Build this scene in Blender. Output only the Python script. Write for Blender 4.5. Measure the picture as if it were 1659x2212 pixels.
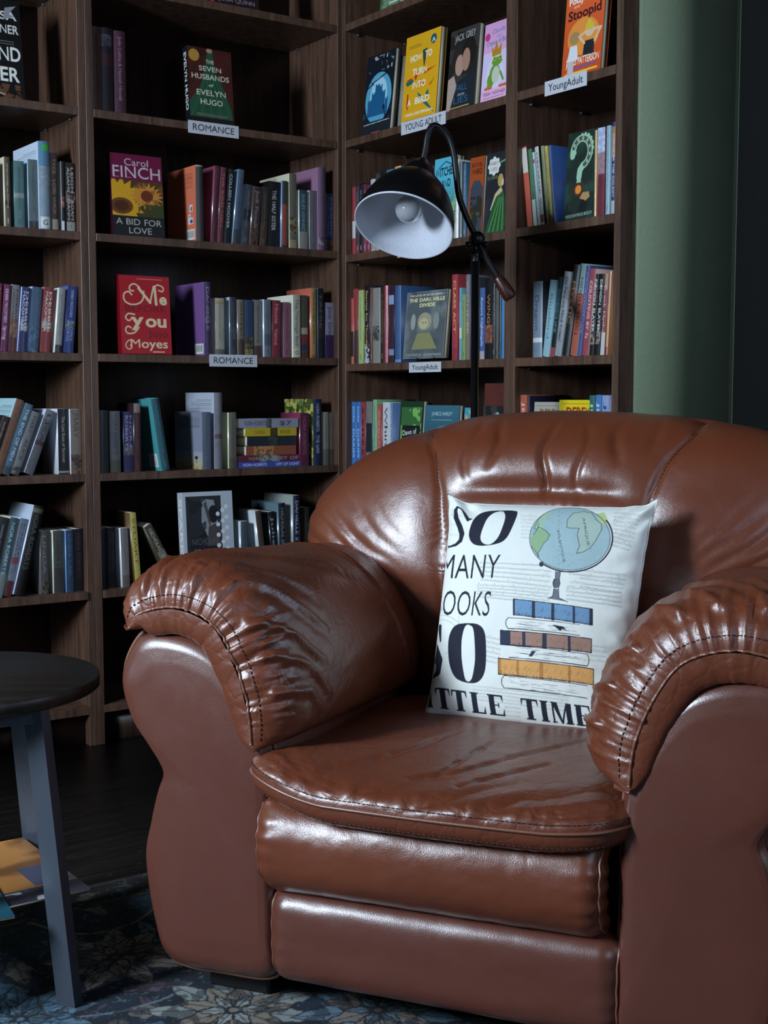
import bpy, math, random
import numpy as np
from mathutils import Matrix, Vector

for o in list(bpy.data.objects):
    bpy.data.objects.remove(o, do_unlink=True)
SC = bpy.context.scene
COL = SC.collection
pi = math.pi

# ---------------------------------------------------------------- camera, light, exposure
F_PX, PITCH, CAM_H = 2862.8, math.radians(4.964), 0.887
cam_d = bpy.data.cameras.new('camera')
cam_d.sensor_fit = 'HORIZONTAL'
cam_d.sensor_width = 36.0
cam_d.lens = F_PX / 1659.0 * 36.0
cam_d.clip_start = 0.05
cam = bpy.data.objects.new('camera', cam_d)
COL.objects.link(cam)
cam.location = (0, 0, CAM_H)
cam.rotation_euler = (pi / 2 - PITCH, 0, 0)
SC.camera = cam
SC.view_settings.view_transform = 'Standard'
SC.view_settings.look = 'None'
SC.view_settings.gamma = 1.0
SC.view_settings.use_curve_mapping = False
SC.view_settings.exposure = 0.33

# room frame: corner C, dL runs along the left bookcases, dR along the right ones
AL = math.radians(35.37)
dL = np.array([-math.cos(AL), -math.sin(AL), 0.0])
dR = np.array([math.sin(AL), -math.cos(AL), 0.0])
CC = np.array([-0.12825, 3.75, 0.0])
CAM = np.array([0, 0, CAM_H])


def room(s, t, z=0.0):
    return CC + dL * s + dR * t + np.array([0, 0, z])


world = bpy.data.worlds.new('world')
SC.world = world
world.use_nodes = True
world.node_tree.nodes['Background'].inputs[0].default_value = (0.45, 0.62, 1.0, 1)
world.node_tree.nodes['Background'].inputs[1].default_value = 1.0


def area(name, s, t, z, w, h, aim, power, color):
    d = bpy.data.lights.new(name, 'AREA')
    d.shape = 'RECTANGLE'
    d.size, d.size_y = w, h
    d.energy = power
    d.color = color
    o = bpy.data.objects.new(name, d)
    COL.objects.link(o)
    o.location = room(s, t, z)
    v = Vector(aim) - Vector(room(s, t, z))
    o.rotation_euler = v.to_track_quat('-Z', 'Z').to_euler()
    return o


WIN_S, ROOM_T = 3.55, 4.75
area('window_daylight', WIN_S + 0.04, 1.48, 1.62, 0.40, 0.95, room(0.3, 0.8, 0.8), 155, (0.70, 0.84, 1.0))
area('front_window_daylight', 1.5, ROOM_T + 0.04, 1.72, 1.2, 1.3, room(1.2, 1.0, 0.8), 9, (0.66, 0.79, 1.0))
area('right_window_daylight', -0.37, 2.85, 1.25, 1.0, 1.3, room(1.2, 2.4, 0.7), 8, (0.66, 0.80, 1.0))


# ---------------------------------------------------------------- materials
def srgb(h):
    h = h.lstrip('#')
    c = [int(h[i:i + 2], 16) / 255 for i in (0, 2, 4)]
    return np.array([x / 12.92 if x <= 0.04045 else ((x + 0.055) / 1.055) ** 2.4 for x in c])


class NT:
    def __init__(self, name):
        self.m = bpy.data.materials.new(name)
        self.m.use_nodes = True
        self.t = self.m.node_tree
        self.b = self.t.nodes['Principled BSDF']

    def n(self, kind, **kw):
        nd = self.t.nodes.new(kind)
        for k, v in kw.items():
            if k in nd.inputs.keys():
                nd.inputs[k].default_value = v
            else:
                setattr(nd, k, v)
        return nd

    def l(self, a, ao, b, bi):
        self.t.links.new(a.outputs[ao], b.inputs[bi])

    def s(self, **kw):
        for k, v in kw.items():
            self.b.inputs[k.replace('_', ' ')].default_value = v
        return self


def col4(h):
    return tuple(srgb(h)) + (1.0,)


def flat_mat(name, h, rough=0.5, metal=0.0, bump=0.0, bscale=200.0, coat=0.0, spec=0.5):
    q = NT(name)
    q.s(Base_Color=col4(h), Roughness=rough, Metallic=metal, Coat_Weight=coat)
    q.b.inputs['Specular IOR Level'].default_value = spec
    tc = q.n('ShaderNodeTexCoord')
    nz = q.n('ShaderNodeTexNoise', Scale=bscale, Detail=4.0)
    q.l(tc, 'Object', nz, 'Vector')
    mx = q.n('ShaderNodeMix', data_type='RGBA')
    mx.inputs[6].default_value = tuple(srgb(h) * 0.86) + (1,)
    mx.inputs[7].default_value = tuple(np.minimum(srgb(h) * 1.12, 1)) + (1,)
    q.l(nz, 'Fac', mx, 0)
    q.t.links.new(mx.outputs[2], q.b.inputs['Base Color'])
    if bump > 0:
        bp = q.n('ShaderNodeBump', Strength=bump, Distance=0.002)
        q.l(nz, 'Fac', bp, 'Height')
        q.l(bp, 'Normal', q.b, 'Normal')
    return q.m


def wood_mat(name, dark, light, scale=(14, 14, 0.9), rough=0.45, bump=0.15):
    q = NT(name)
    q.s(Roughness=rough)
    tc = q.n('ShaderNodeTexCoord')
    mp = q.n('ShaderNodeMapping')
    mp.inputs['Scale'].default_value = scale
    q.l(tc, 'Object', mp, 'Vector')
    n1 = q.n('ShaderNodeTexNoise', Scale=3.0, Detail=6.0, Roughness=0.65, Distortion=0.4)
    q.l(mp, 'Vector', n1, 'Vector')
    n2 = q.n('ShaderNodeTexNoise', Scale=22.0, Detail=3.0, Roughness=0.6)
    q.l(mp, 'Vector', n2, 'Vector')
    mt = q.n('ShaderNodeMath', operation='MULTIPLY_ADD')
    mt.inputs[1].default_value = 0.45
    q.l(n2, 'Fac', mt, 0)
    q.l(n1, 'Fac', mt, 2)
    rp = q.n('ShaderNodeValToRGB')
    rp.color_ramp.elements[0].position = 0.48
    rp.color_ramp.elements[0].color = col4(dark)
    rp.color_ramp.elements[1].position = 0.92
    rp.color_ramp.elements[1].color = col4(light)
    q.l(mt, 'Value', rp, 'Fac')
    q.l(rp, 'Color', q.b, 'Base Color')
    bp = q.n('ShaderNodeBump', Strength=bump, Distance=0.001)
    q.l(n2, 'Fac', bp, 'Height')
    q.l(bp, 'Normal', q.b, 'Normal')
    return q.m


def leather_mat(name, h, h2, rough=0.33, cells=420.0, creases=0.35, coat=(.3, .2), worn=0.0):
    q = NT(name)
    q.s(Roughness=rough, Coat_Weight=coat[0], Coat_Roughness=coat[1])
    q.b.inputs['Specular IOR Level'].default_value = 0.85
    tc = q.n('ShaderNodeTexCoord')
    n1 = q.n('ShaderNodeTexNoise', Scale=4.0, Detail=5.0, Roughness=0.6)
    q.l(tc, 'Object', n1, 'Vector')
    mx = q.n('ShaderNodeMix', data_type='RGBA')
    mx.inputs[6].default_value = col4(h)
    mx.inputs[7].default_value = col4(h2)
    q.l(n1, 'Fac', mx, 0)
    q.t.links.new(mx.outputs[2], q.b.inputs['Base Color'])
    vo = q.n('ShaderNodeTexVoronoi', Scale=cells, feature='DISTANCE_TO_EDGE')
    q.l(tc, 'Object', vo, 'Vector')
    n2 = q.n('ShaderNodeTexNoise', Scale=28.0, Detail=6.0, Roughness=0.62, Distortion=0.6)
    q.l(tc, 'Object', n2, 'Vector')
    b1 = q.n('ShaderNodeBump', Strength=0.25, Distance=0.0008)
    q.l(vo, 'Distance', b1, 'Height')
    b2 = q.n('ShaderNodeBump', Strength=creases, Distance=0.0022)
    q.l(n2, 'Fac', b2, 'Height')
    q.l(b1, 'Normal', b2, 'Normal')
    last = b2
    if worn > 0:
        mp = q.n('ShaderNodeMixRGB'); mp.blend_type = 'ADD'; mp.inputs[0].default_value = 0.035
        n4 = q.n('ShaderNodeTexNoise', Scale=26.0, Detail=3.0)
        q.l(tc, 'Object', n4, 'Vector'); q.l(tc, 'Object', mp, 1); q.l(n4, 'Color', mp, 2)
        v2 = q.n('ShaderNodeTexVoronoi', Scale=34.0, feature='DISTANCE_TO_EDGE')
        q.l(mp, 'Color', v2, 'Vector')
        cr = q.n('ShaderNodeMapRange'); cr.inputs['From Max'].default_value = 0.16
        q.l(v2, 'Distance', cr, 'Value')
        n5 = q.n('ShaderNodeTexNoise', Scale=5.0, Detail=2.0)
        q.l(tc, 'Object', n5, 'Vector')
        ml = q.n('ShaderNodeMath', operation='MULTIPLY')
        q.l(cr, 'Result', ml, 0); q.l(n5, 'Fac', ml, 1)
        b3 = q.n('ShaderNodeBump', Strength=worn, Distance=0.004)
        q.l(ml, 'Value', b3, 'Height'); q.l(b2, 'Normal', b3, 'Normal')
        last = b3
    q.l(last, 'Normal', q.b, 'Normal')
    rr = q.n('ShaderNodeMapRange')
    rr.inputs['To Min'].default_value = rough - 0.06
    rr.inputs['To Max'].default_value = rough + 0.12
    q.l(n2, 'Fac', rr, 'Value')
    q.l(rr, 'Result', q.b, 'Roughness')
    return q.m


def painted_mat(name, rough=0.4, coat=0.0, fabric=False):
    """colour comes from the printed design stored on the mesh"""
    q = NT(name)
    q.s(Roughness=rough, Coat_Weight=coat)
    at = q.n('ShaderNodeAttribute')
    at.attribute_name = 'print'
    q.l(at, 'Color', q.b, 'Base Color')
    tc = q.n('ShaderNodeTexCoord')
    nz = q.n('ShaderNodeTexNoise', Scale=900.0 if fabric else 60.0, Detail=3.0)
    q.l(tc, 'Object', nz, 'Vector')
    bp = q.n('ShaderNodeBump', Strength=0.35 if fabric else 0.05, Distance=0.0006)
    q.l(nz, 'Fac', bp, 'Height')
    q.l(bp, 'Normal', q.b, 'Normal')
    return q.m


M_WOOD = wood_mat('walnut_laminate', '#2e1f17', '#674a3a')
M_WOODB = wood_mat('walnut_backing', '#1c110c', '#3d2a20')
M_LEATHER = leather_mat('brown_leather', '#5c2b18', '#743b23', rough=0.31, coat=(.12, .25))
M_LEATHER2 = leather_mat('smooth_brown_leather', '#552b20', '#653729', rough=0.31, coat=(.3, .28), creases=0.12)
M_WORN = leather_mat('worn_brown_leather', '#5c2b18', '#743b23', rough=0.35, coat=(.10, .3), worn=0.2)
M_PIPING = leather_mat('piping_leather', '#6a3c28', '#7d4c36', rough=0.42, creases=0.1)
M_THREAD = flat_mat('stitch_thread', '#4a2415', 0.7)
M_PRINT = painted_mat('printed_cover', 0.38, 0.15)
M_FABRIC = painted_mat('printed_cotton', 0.85, 0.0, True)
M_RUG = painted_mat('woven_rug', 0.95, 0.0, True)
M_PAGES = flat_mat('book_pages', '#c9c0a8', 0.85, bump=0.3, bscale=700)
M_BLACKM = flat_mat('black_metal', '#0e0e10', 0.38, 0.3, coat=0.1)
M_LEGM = flat_mat('grey_blue_metal', '#4b515b', 0.4, 0.35)
M_WHITEM = flat_mat('white_enamel', '#c4c8d2', 0.35)
M_TOP = wood_mat('black_wood_top', '#16130f', '#2b2722', scale=(3, 18, 3), rough=0.42)
M_GREEN = flat_mat('sage_green_paint', '#717f66', 0.75, bump=0.08, bscale=90)
M_DARK = flat_mat('opening_shade_black', '#070806', 0.7)  # shade of the unlit doorway, put into the colour
M_HANDLE = wood_mat('dark_red_handle', '#220a07', '#47201a', rough=0.35)
M_PLASTIC = flat_mat('black_plastic', '#0a0a0b', 0.5)
M_CEIL = flat_mat('ceiling_paint', '#4a4a47', 0.9)


# ---------------------------------------------------------------- mesh helpers
def mesh_obj(name, verts, faces, mat, parent=None, smooth=False, cols=None):
    me = bpy.data.meshes.new(name)
    verts = np.asarray(verts, dtype=np.float32).reshape(-1, 3)
    if isinstance(faces, np.ndarray) and faces.ndim == 2:
        nf, k = faces.shape
        me.vertices.add(len(verts))
        me.vertices.foreach_set('co', verts.ravel())
        me.loops.add(nf * k)
        me.loops.foreach_set('vertex_index', faces.astype(np.int32).ravel())
        me.polygons.add(nf)
        me.polygons.foreach_set('loop_start', np.arange(0, nf * k, k, dtype=np.int32))
        me.update(calc_edges=True)
    else:
        me.from_pydata([tuple(map(float, v)) for v in verts], [], [list(map(int, f)) for f in faces])
        me.update()
    if smooth:
        me.polygons.foreach_set('use_smooth', np.ones(len(me.polygons), dtype=bool))
    if cols is not None:
        at = me.color_attributes.new('print', 'FLOAT_COLOR', 'POINT')
        c = np.ones((len(verts), 4), dtype=np.float32)
        c[:, :3] = cols
        at.data.foreach_set('color', c.ravel())
    me.materials.append(mat)
    o = bpy.data.objects.new(name, me)
    COL.objects.link(o)
    if parent is not None:
        o.parent = parent
    return o


class MB:
    """collects pieces of one mesh"""
    def __init__(self):
        self.v, self.f, self.c = [], [], []
        self.n = 0

    def add(self, v, f, c=None):
        v = np.asarray(v, float).reshape(-1, 3)
        for q in f:
            self.f.append([int(i) + self.n for i in q])
        self.v.append(v)
        self.c.append(np.tile(np.asarray(c if c is not None else (1, 1, 1), float), (len(v), 1)) if (c is None or np.ndim(c) == 1) else np.asarray(c))
        self.n += len(v)
        return self

    def box(self, x0, x1, y0, y1, z0, z1, c=None, b=0.0):
        if b > 0:
            return self.bbox(x0, x1, y0, y1, z0, z1, b, c)
        v = [(x, y, z) for x in (x0, x1) for y in (y0, y1) for z in (z0, z1)]
        f = [(0, 1, 3, 2), (4, 6, 7, 5), (0, 4, 5, 1), (2, 3, 7, 6), (0, 2, 6, 4), (1, 5, 7, 3)]
        return self.add(v, f, c)

    def bbox(self, x0, x1, y0, y1, z0, z1, b, c=None):
        # box with chamfered edges
        v, idx = [], {}
        for i, x in enumerate((x0, x1)):
            for j, y in enumerate((y0, y1)):
                for k, z in enumerate((z0, z1)):
                    sx, sy, sz = (1 if i == 0 else -1) * b, (1 if j == 0 else -1) * b, (1 if k == 0 else -1) * b
                    idx[i, j, k, 0] = len(v); v.append((x, y + sy, z + sz))
                    idx[i, j, k, 1] = len(v); v.append((x + sx, y, z + sz))
                    idx[i, j, k, 2] = len(v); v.append((x + sx, y + sy, z))
        f = []
        for i in (0, 1):
            q = [idx[i, 0, 0, 0], idx[i, 0, 1, 0], idx[i, 1, 1, 0], idx[i, 1, 0, 0]]
            f.append(q if i == 0 else q[::-1])
            q = [idx[0, i, 0, 1], idx[1, i, 0, 1], idx[1, i, 1, 1], idx[0, i, 1, 1]]
            f.append(q if i == 0 else q[::-1])
            q = [idx[0, 0, i, 2], idx[0, 1, i, 2], idx[1, 1, i, 2], idx[1, 0, i, 2]]
            f.append(q if i == 0 else q[::-1])
        for i in (0, 1):
            for j in (0, 1):
                f.append([idx[i, j, 0, 0], idx[i, j, 1, 0], idx[i, j, 1, 1], idx[i, j, 0, 1]][::(1 if (i + j) % 2 else -1)])
                f.append([idx[i, 0, j, 0], idx[i, 1, j, 0], idx[i, 1, j, 2], idx[i, 0, j, 2]][::(1 if (i + j) % 2 == 0 else -1)])
                f.append([idx[0, i, j, 1], idx[1, i, j, 1], idx[1, i, j, 2], idx[0, i, j, 2]][::(1 if (i + j) % 2 else -1)])
                for k in (0, 1):
                    f.append([idx[i, j, k, 0], idx[i, j, k, 1], idx[i, j, k, 2]][::(1 if (i + j + k) % 2 == 0 else -1)])
        return self.add(v, f, c)

    def grid(self, P, c=None, flip=False):
        nu, nv = P.shape[:2]
        i = np.arange(nu * nv).reshape(nu, nv)
        q = np.stack([i[:-1, :-1], i[1:, :-1], i[1:, 1:], i[:-1, 1:]], -1).reshape(-1, 4)
        if flip:
            q = q[:, ::-1]
        return self.add(P.reshape(-1, 3), q, c if c is None or np.ndim(c) == 1 else np.asarray(c).reshape(-1, 3))

    def build(self, name, mat, parent=None, smooth=False, colors=False):
        V = np.concatenate(self.v)
        lens = set(len(f) for f in self.f)
        F = np.array(self.f) if len(lens) == 1 else self.f
        return mesh_obj(name, V, F, mat, parent, smooth, np.concatenate(self.c) if colors else None)


def grid_obj(name, P, mat, parent=None, cu=False, cv=False, cols=None, flip=False, caps=False):
    nu, nv = P.shape[:2]
    i = np.arange(nu * nv).reshape(nu, nv)
    if cu:
        i = np.vstack([i, i[:1]])
    if cv:
        i = np.hstack([i, i[:, :1]])
    q = np.stack([i[:-1, :-1], i[1:, :-1], i[1:, 1:], i[:-1, 1:]], -1).reshape(-1, 4)
    if flip:
        q = q[:, ::-1]
    return mesh_obj(name, P.reshape(-1, 3), q, mat, parent, True, None if cols is None else cols.reshape(-1, 3))


def spline(pts, n, closed=False):
    pts = np.asarray(pts, float)
    m = len(pts)
    if closed:
        g = lambda i: pts[i % m]
        segs = m
    else:
        ext = np.vstack([2 * pts[0] - pts[1], pts, 2 * pts[-1] - pts[-2]])
        g = lambda i: ext[i + 1]
        segs = m - 1
    t = np.linspace(0, segs, n, endpoint=not closed)
    out = []
    for x in t:
        i = min(int(x), segs - 1)
        u = x - i
        a, b, c, d = g(i - 1), g(i), g(i + 1), g(i + 2)
        out.append(0.5 * ((2 * b) + (c - a) * u + (2 * a - 5 * b + 4 * c - d) * u * u + (3 * b - a - 3 * c + d) * u ** 3))
    out = np.array(out)
    # resample by arc length
    P = np.vstack([out, out[:1]]) if closed else out
    L = np.concatenate([[0], np.cumsum(np.linalg.norm(np.diff(P, axis=0), axis=1))])
    tt = np.linspace(0, L[-1], n, endpoint=not closed)
    return np.stack([np.interp(tt, L, P[:, k]) for k in range(P.shape[1])], -1)


def tube_P(path, r, k=10):
    path = np.asarray(path, float)
    n = len(path)
    r = np.broadcast_to(r, (n,))
    T = np.gradient(path, axis=0)
    T /= np.linalg.norm(T, axis=1)[:, None] + 1e-12
    ref = np.array([0.0, 0, 1.0]) if abs(T[0][2]) < 0.9 else np.array([1.0, 0, 0])
    N = np.cross(T[0], ref); N /= np.linalg.norm(N)
    out = []
    for i in range(n):
        N = N - T[i] * np.dot(N, T[i])
        N /= np.linalg.norm(N) + 1e-12
        Bn = np.cross(T[i], N)
        a = np.linspace(0, 2 * pi, k, endpoint=False)
        out.append(path[i] + r[i] * (np.cos(a)[:, None] * N + np.sin(a)[:, None] * Bn))
    return np.array(out)


def tube_obj(name, path, r, mat, parent=None, k=10):
    P = tube_P(path, r, k)
    n = len(P)
    v = P.reshape(-1, 3)
    i = np.arange(n * k).reshape(n, k)
    i2 = np.hstack([i, i[:, :1]])
    q = np.stack([i2[:-1, :-1], i2[:-1, 1:], i2[1:, 1:], i2[1:, :-1]], -1).reshape(-1, 4).tolist()
    q.append(i[0].tolist()); q.append(i[-1][::-1].tolist())
    return mesh_obj(name, v, q, mat, parent, True)


def lathe_P(prof, axis0, axd, k=48):
    axd = np.asarray(axd, float); axd /= np.linalg.norm(axd)
    ref = np.array([0, 0, 1.0]) if abs(axd[2]) < 0.9 else np.array([1.0, 0, 0])
    N = np.cross(axd, ref); N /= np.linalg.norm(N)
    Bn = np.cross(axd, N)
    a = np.linspace(0, 2 * pi, k, endpoint=False)
    return np.array([np.asarray(axis0) + axd * h + r * (np.cos(a)[:, None] * N + np.sin(a)[:, None] * Bn) for r, h in prof])


def lathe_obj(name, prof, axis0, axd, mat, parent=None, k=48):
    return grid_obj(name, lathe_P(prof, axis0, axd, k), mat, parent, cv=True)


def normals(P, cu=False, cv=False):
    def g(A, ax, c):
        if c:
            return (np.roll(A, -1, ax) - np.roll(A, 1, ax)) / 2
        return np.gradient(A, axis=ax)
    n = np.cross(g(P, 0, cu), g(P, 1, cv))
    return n / (np.linalg.norm(n, axis=-1, keepdims=True) + 1e-12)


def tag(o, label, cat, group=None, kind=None):
    if label: o['label'] = label
    if cat: o['category'] = cat
    if group: o['group'] = group
    if kind: o['kind'] = kind
    return o


def empty(name, loc, rz=0.0, ry=0.0):
    o = bpy.data.objects.new(name, None)
    o.empty_display_size = 0.05
    COL.objects.link(o)
    o.location = tuple(map(float, loc))
    o.rotation_euler = (0, ry, rz)
    return o


def vnoise(x, y, seed=0):
    """smooth value noise on arrays"""
    xi, yi = np.floor(x).astype(int), np.floor(y).astype(int)
    fx, fy = x - xi, y - yi
    fx, fy = fx * fx * (3 - 2 * fx), fy * fy * (3 - 2 * fy)
    def h(a, b):
        n = (a * 374761393 + b * 668265263 + seed * 2147483647) & 0xffffffff
        n = ((n ^ (n >> 13)) * 1274126177) & 0xffffffff
        return ((n ^ (n >> 16)) & 0xffff) / 65535.0
    return (h(xi, yi) * (1 - fx) + h(xi + 1, yi) * fx) * (1 - fy) + (h(xi, yi + 1) * (1 - fx) + h(xi + 1, yi + 1) * fx) * fy


def fbm(x, y, seed=0, o=4):
    r, a, s = 0, 0.5, 0
    for k in range(o):
        r = r + a * vnoise(x * 2 ** k, y * 2 ** k, seed + k * 17); s += a; a *= 0.5
    return r / s


# ---------------------------------------------------------------- printed designs (painted into mesh colours)
GL = {}


def glyph(ch, bold):
    if ch in 'MWmwNK' and bold > 0: bold = 0.0
    key = (ch, bold)
    if key in GL:
        return GL[key]
    def tri(s):
        cu = bpy.data.curves.new('glyph', 'FONT')
        cu.body = s
        cu.offset = bold
        cu.resolution_u = 3
        ob = bpy.data.objects.new('glyph', cu)
        COL.objects.link(ob)
        bpy.context.view_layer.update()
        dg = bpy.context.evaluated_depsgraph_get()
        ev = ob.evaluated_get(dg)
        me = ev.to_mesh()
        me.calc_loop_triangles()
        v = np.array([p.co[:2] for p in me.vertices]) if len(me.vertices) else np.zeros((0, 2))
        t = np.array([list(x.vertices) for x in me.loop_triangles]) if len(me.loop_triangles) else np.zeros((0, 3), int)
        r = v[t] if len(t) else np.zeros((0, 3, 2))
        ev.to_mesh_clear()
        bpy.data.objects.remove(ob, do_unlink=True)
        bpy.data.curves.remove(cu)
        return r
    t = tri(ch)
    bar = tri('I')
    both = tri(ch + 'I')
    adv = both[..., 0].max() - bar[..., 0].max()
    GL[key] = (t, adv)
    return GL[key]


def muted(h, k=0.24):
    c = srgb(h)
    g = c @ np.array([.3, .55, .15])
    return (c * (1 - k) + g * k) * 0.92


class Canvas:
    """w x h metres; y up; ss supersamples; res = grid step"""
    def __init__(self, w, h, step, bg, ss=2, yup=True):
        self.w, self.h = w, h
        self.nx = max(2, int(round(w / step)) + 1)
        self.ny = max(2, int(round(h / step)) + 1)
        self.ss = ss
        self.X, self.Y = self.nx * ss, self.ny * ss
        self.a = np.empty((self.Y, self.X, 3))
        self.a[:] = srgb(bg) if isinstance(bg, str) else bg
        self.xs = np.linspace(0, w, self.X)
        self.ys = np.linspace(0, h, self.Y)

    def _box(self, x0, y0, x1, y1):
        i0 = max(0, int((x0 / self.w) * (self.X - 1)) - 1); i1 = min(self.X, int((x1 / self.w) * (self.X - 1)) + 3)
        j0 = max(0, int((y0 / self.h) * (self.Y - 1)) - 1); j1 = min(self.Y, int((y1 / self.h) * (self.Y - 1)) + 3)
        return i0, i1, j0, j1

    def _put(self, j0, j1, i0, i1, m, c, al=1.0):
        if i1 <= i0 or j1 <= j0: return
        s = self.a[j0:j1, i0:i1]
        c = srgb(c) if isinstance(c, str) else np.asarray(c)
        if c.ndim == 1:
            s[m] = s[m] * (1 - al) + c * al
        else:
            s[m] = s[m] * (1 - al) + c[m] * al

    def rect(self, x0, y0, x1, y1, c, al=1.0):
        return self.poly([(x0, y0), (x1, y0), (x1, y1), (x0, y1)], c, al)

    def poly(self, pts, c, al=1.0):
        p = np.asarray(pts, float)
        i0, i1, j0, j1 = self._box(p[:, 0].min(), p[:, 1].min(), p[:, 0].max(), p[:, 1].max())
        if i1 <= i0 or j1 <= j0: return self
        x = self.xs[i0:i1][None, :]; y = self.ys[j0:j1][:, None]
        m = np.zeros((j1 - j0, i1 - i0), bool)
        n = len(p)
        for k in range(n):
            (xa, ya), (xb, yb) = p[k], p[(k + 1) % n]
            if ya == yb: continue
            cond = ((ya > y) != (yb > y)) & (x < (xb - xa) * (y - ya) / (yb - ya) + xa)
            m ^= cond
        self._put(j0, j1, i0, i1, m, c, al)
        return self

    def ell(self, cx, cy, rx, ry, c, rot=0.0, al=1.0):
        a = np.linspace(0, 2 * pi, 40, endpoint=False)
        x, y = rx * np.cos(a), ry * np.sin(a)
        return self.poly(np.stack([cx + x * math.cos(rot) - y * math.sin(rot), cy + x * math.sin(rot) + y * math.cos(rot)], -1), c, al)

    def line(self, pts, w, c, al=1.0):
        pts = np.asarray(pts, float)
        ws = np.broadcast_to(w, (len(pts),))
        for k in range(len(pts) - 1):
            a, b = pts[k], pts[k + 1]
            wm = max(ws[k], ws[k + 1]) / 2
            i0, i1, j0, j1 = self._box(min(a[0], b[0]) - wm, min(a[1], b[1]) - wm, max(a[0], b[0]) + wm, max(a[1], b[1]) + wm)
            if i1 <= i0 or j1 <= j0: continue
            x = self.xs[i0:i1][None, :]; y = self.ys[j0:j1][:, None]
            d = b - a
            L = d @ d + 1e-12
            t = np.clip(((x - a[0]) * d[0] + (y - a[1]) * d[1]) / L, 0, 1)
            dd = (x - a[0] - t * d[0]) ** 2 + (y - a[1] - t * d[1]) ** 2
            wl = (ws[k] * (1 - t) + ws[k + 1] * t) / 2
            self._put(j0, j1, i0, i1, dd <= wl ** 2, c, al)
        return self

    def text(self, s, x, y, h, c, w=None, anchor='c', rot=0.0, bold=0.0, shear=0.0, al=1.0, vmap=None):
        """cap height h, baseline y; w = total width (squeezes); rot in radians"""
        pen, tr = 0.0, []
        for ch in s:
            if ch == ' ':
                pen += 0.32; continue
            t, adv = glyph(ch, bold)
            tt = t.copy(); tt[..., 0] += pen
            tr.append(tt); pen += adv
        if not tr: return self
        T = np.concatenate(tr)
        x0, x1 = T[..., 0].min(), T[..., 0].max()
        k = h / 0.69
        kx = k if w is None else w / (x1 - x0)
        T[..., 0] = (T[..., 0] - (x0 + x1) / 2 if anchor == 'c' else (T[..., 0] - x0 if anchor == 'l' else T[..., 0] - x1)) * kx
        T[..., 1] *= k
        T[..., 0] += shear * T[..., 1]
        cr, sr = math.cos(rot), math.sin(rot)
        P = np.stack([x + T[..., 0] * cr - T[..., 1] * sr, y + T[..., 0] * sr + T[..., 1] * cr], -1)
        if vmap is not None: P = vmap(P)
        cc = srgb(c) if isinstance(c, str) else c
        for t in P:
            i0, i1, j0, j1 = self._box(t[:, 0].min(), t[:, 1].min(), t[:, 0].max(), t[:, 1].max())
            if i1 <= i0 or j1 <= j0: continue
            X = self.xs[i0:i1][None, :]; Y = self.ys[j0:j1][:, None]
            (ax, ay), (bx, by), (cx, cy) = t
            e1 = (bx - ax) * (Y - ay) - (by - ay) * (X - ax)
            e2 = (cx - bx) * (Y - by) - (cy - by) * (X - bx)
            e3 = (ax - cx) * (Y - cy) - (ay - cy) * (X - cx)
            m = ((e1 >= 0) & (e2 >= 0) & (e3 >= 0)) | ((e1 <= 0) & (e2 <= 0) & (e3 <= 0))
            self._put(j0, j1, i0, i1, m, cc, al)
        return self

    def noise(self, c, scale=60.0, thr=0.5, al=1.0, seed=1, box=None, soft=False, sy=1.0):
        x, y = np.meshgrid(self.xs, self.ys)
        n = fbm(x * scale, y * scale * sy, seed, 4)
        m = n > thr
        if box is not None:
            m &= (x >= box[0]) & (y >= box[1]) & (x <= box[2]) & (y <= box[3])
        cc = srgb(c) if isinstance(c, str) else c
        if soft:
            w = np.clip((n - thr) * 4, 0, 1)[..., None] * al
            w = w * m[..., None]
            self.a = self.a * (1 - w) + cc * w
        else:
            self.a[m] = self.a[m] * (1 - al) + cc * al
        return self

    def grad(self, c0, c1, y0=0, y1=None, x0=0, x1=None):
        y1 = self.h if y1 is None else y1
        x1 = self.w if x1 is None else x1
        x, y = np.meshgrid(self.xs, self.ys)
        m = (x >= x0) & (x <= x1) & (y >= y0) & (y <= y1)
        t = np.clip((y - y0) / (y1 - y0), 0, 1)[..., None]
        g = srgb(c0) * (1 - t) + srgb(c1) * t
        self.a[m] = g[m]
        return self

    def out(self):
        ss = self.ss
        return self.a.reshape(self.ny, ss, self.nx, ss, 3).mean((1, 3))  # [row(y), col(x)]
# ---------------------------------------------------------------- room shell
def struct(o):
    o['kind'] = 'structure'
    return o


RS = AL - pi / 2   # rotation of anything lined up with the right-hand bookcases


def shell_box(name, s0, s1, t0, t1, z0, z1, mat):
    # room axes: local x = +t, local y = -s
    m = MB().box(t0, t1, -s1, -s0, z0, z1)
    o = m.build(name, mat)
    o.location = tuple(CC); o.rotation_euler = (0, 0, RS)
    return struct(o)


q = NT('dark_floorboards')
q.s(Roughness=0.42)
tc = q.n('ShaderNodeTexCoord')
mp = q.n('ShaderNodeMapping'); mp.inputs['Scale'].default_value = (22, 1.4, 1)
q.l(tc, 'Object', mp, 'Vector')
n1 = q.n('ShaderNodeTexNoise', Scale=2.2, Detail=9.0, Roughness=0.75, Distortion=0.5)
q.l(mp, 'Vector', n1, 'Vector')
rp = q.n('ShaderNodeValToRGB')
rp.color_ramp.elements[0].position = 0.38; rp.color_ramp.elements[0].color = col4('#100e0d')
rp.color_ramp.elements[1].position = 0.75; rp.color_ramp.elements[1].color = col4('#4c443e')
q.l(n1, 'Fac', rp, 'Fac')
bk = q.n('ShaderNodeTexBrick')
bk.inputs['Scale'].default_value = 1.0
bk.inputs['Brick Width'].default_value = 1.9
bk.inputs['Row Height'].default_value = 0.095
bk.inputs['Mortar Size'].default_value = 0.0022
bk.inputs['Mortar Smooth'].default_value = 0.3
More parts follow.
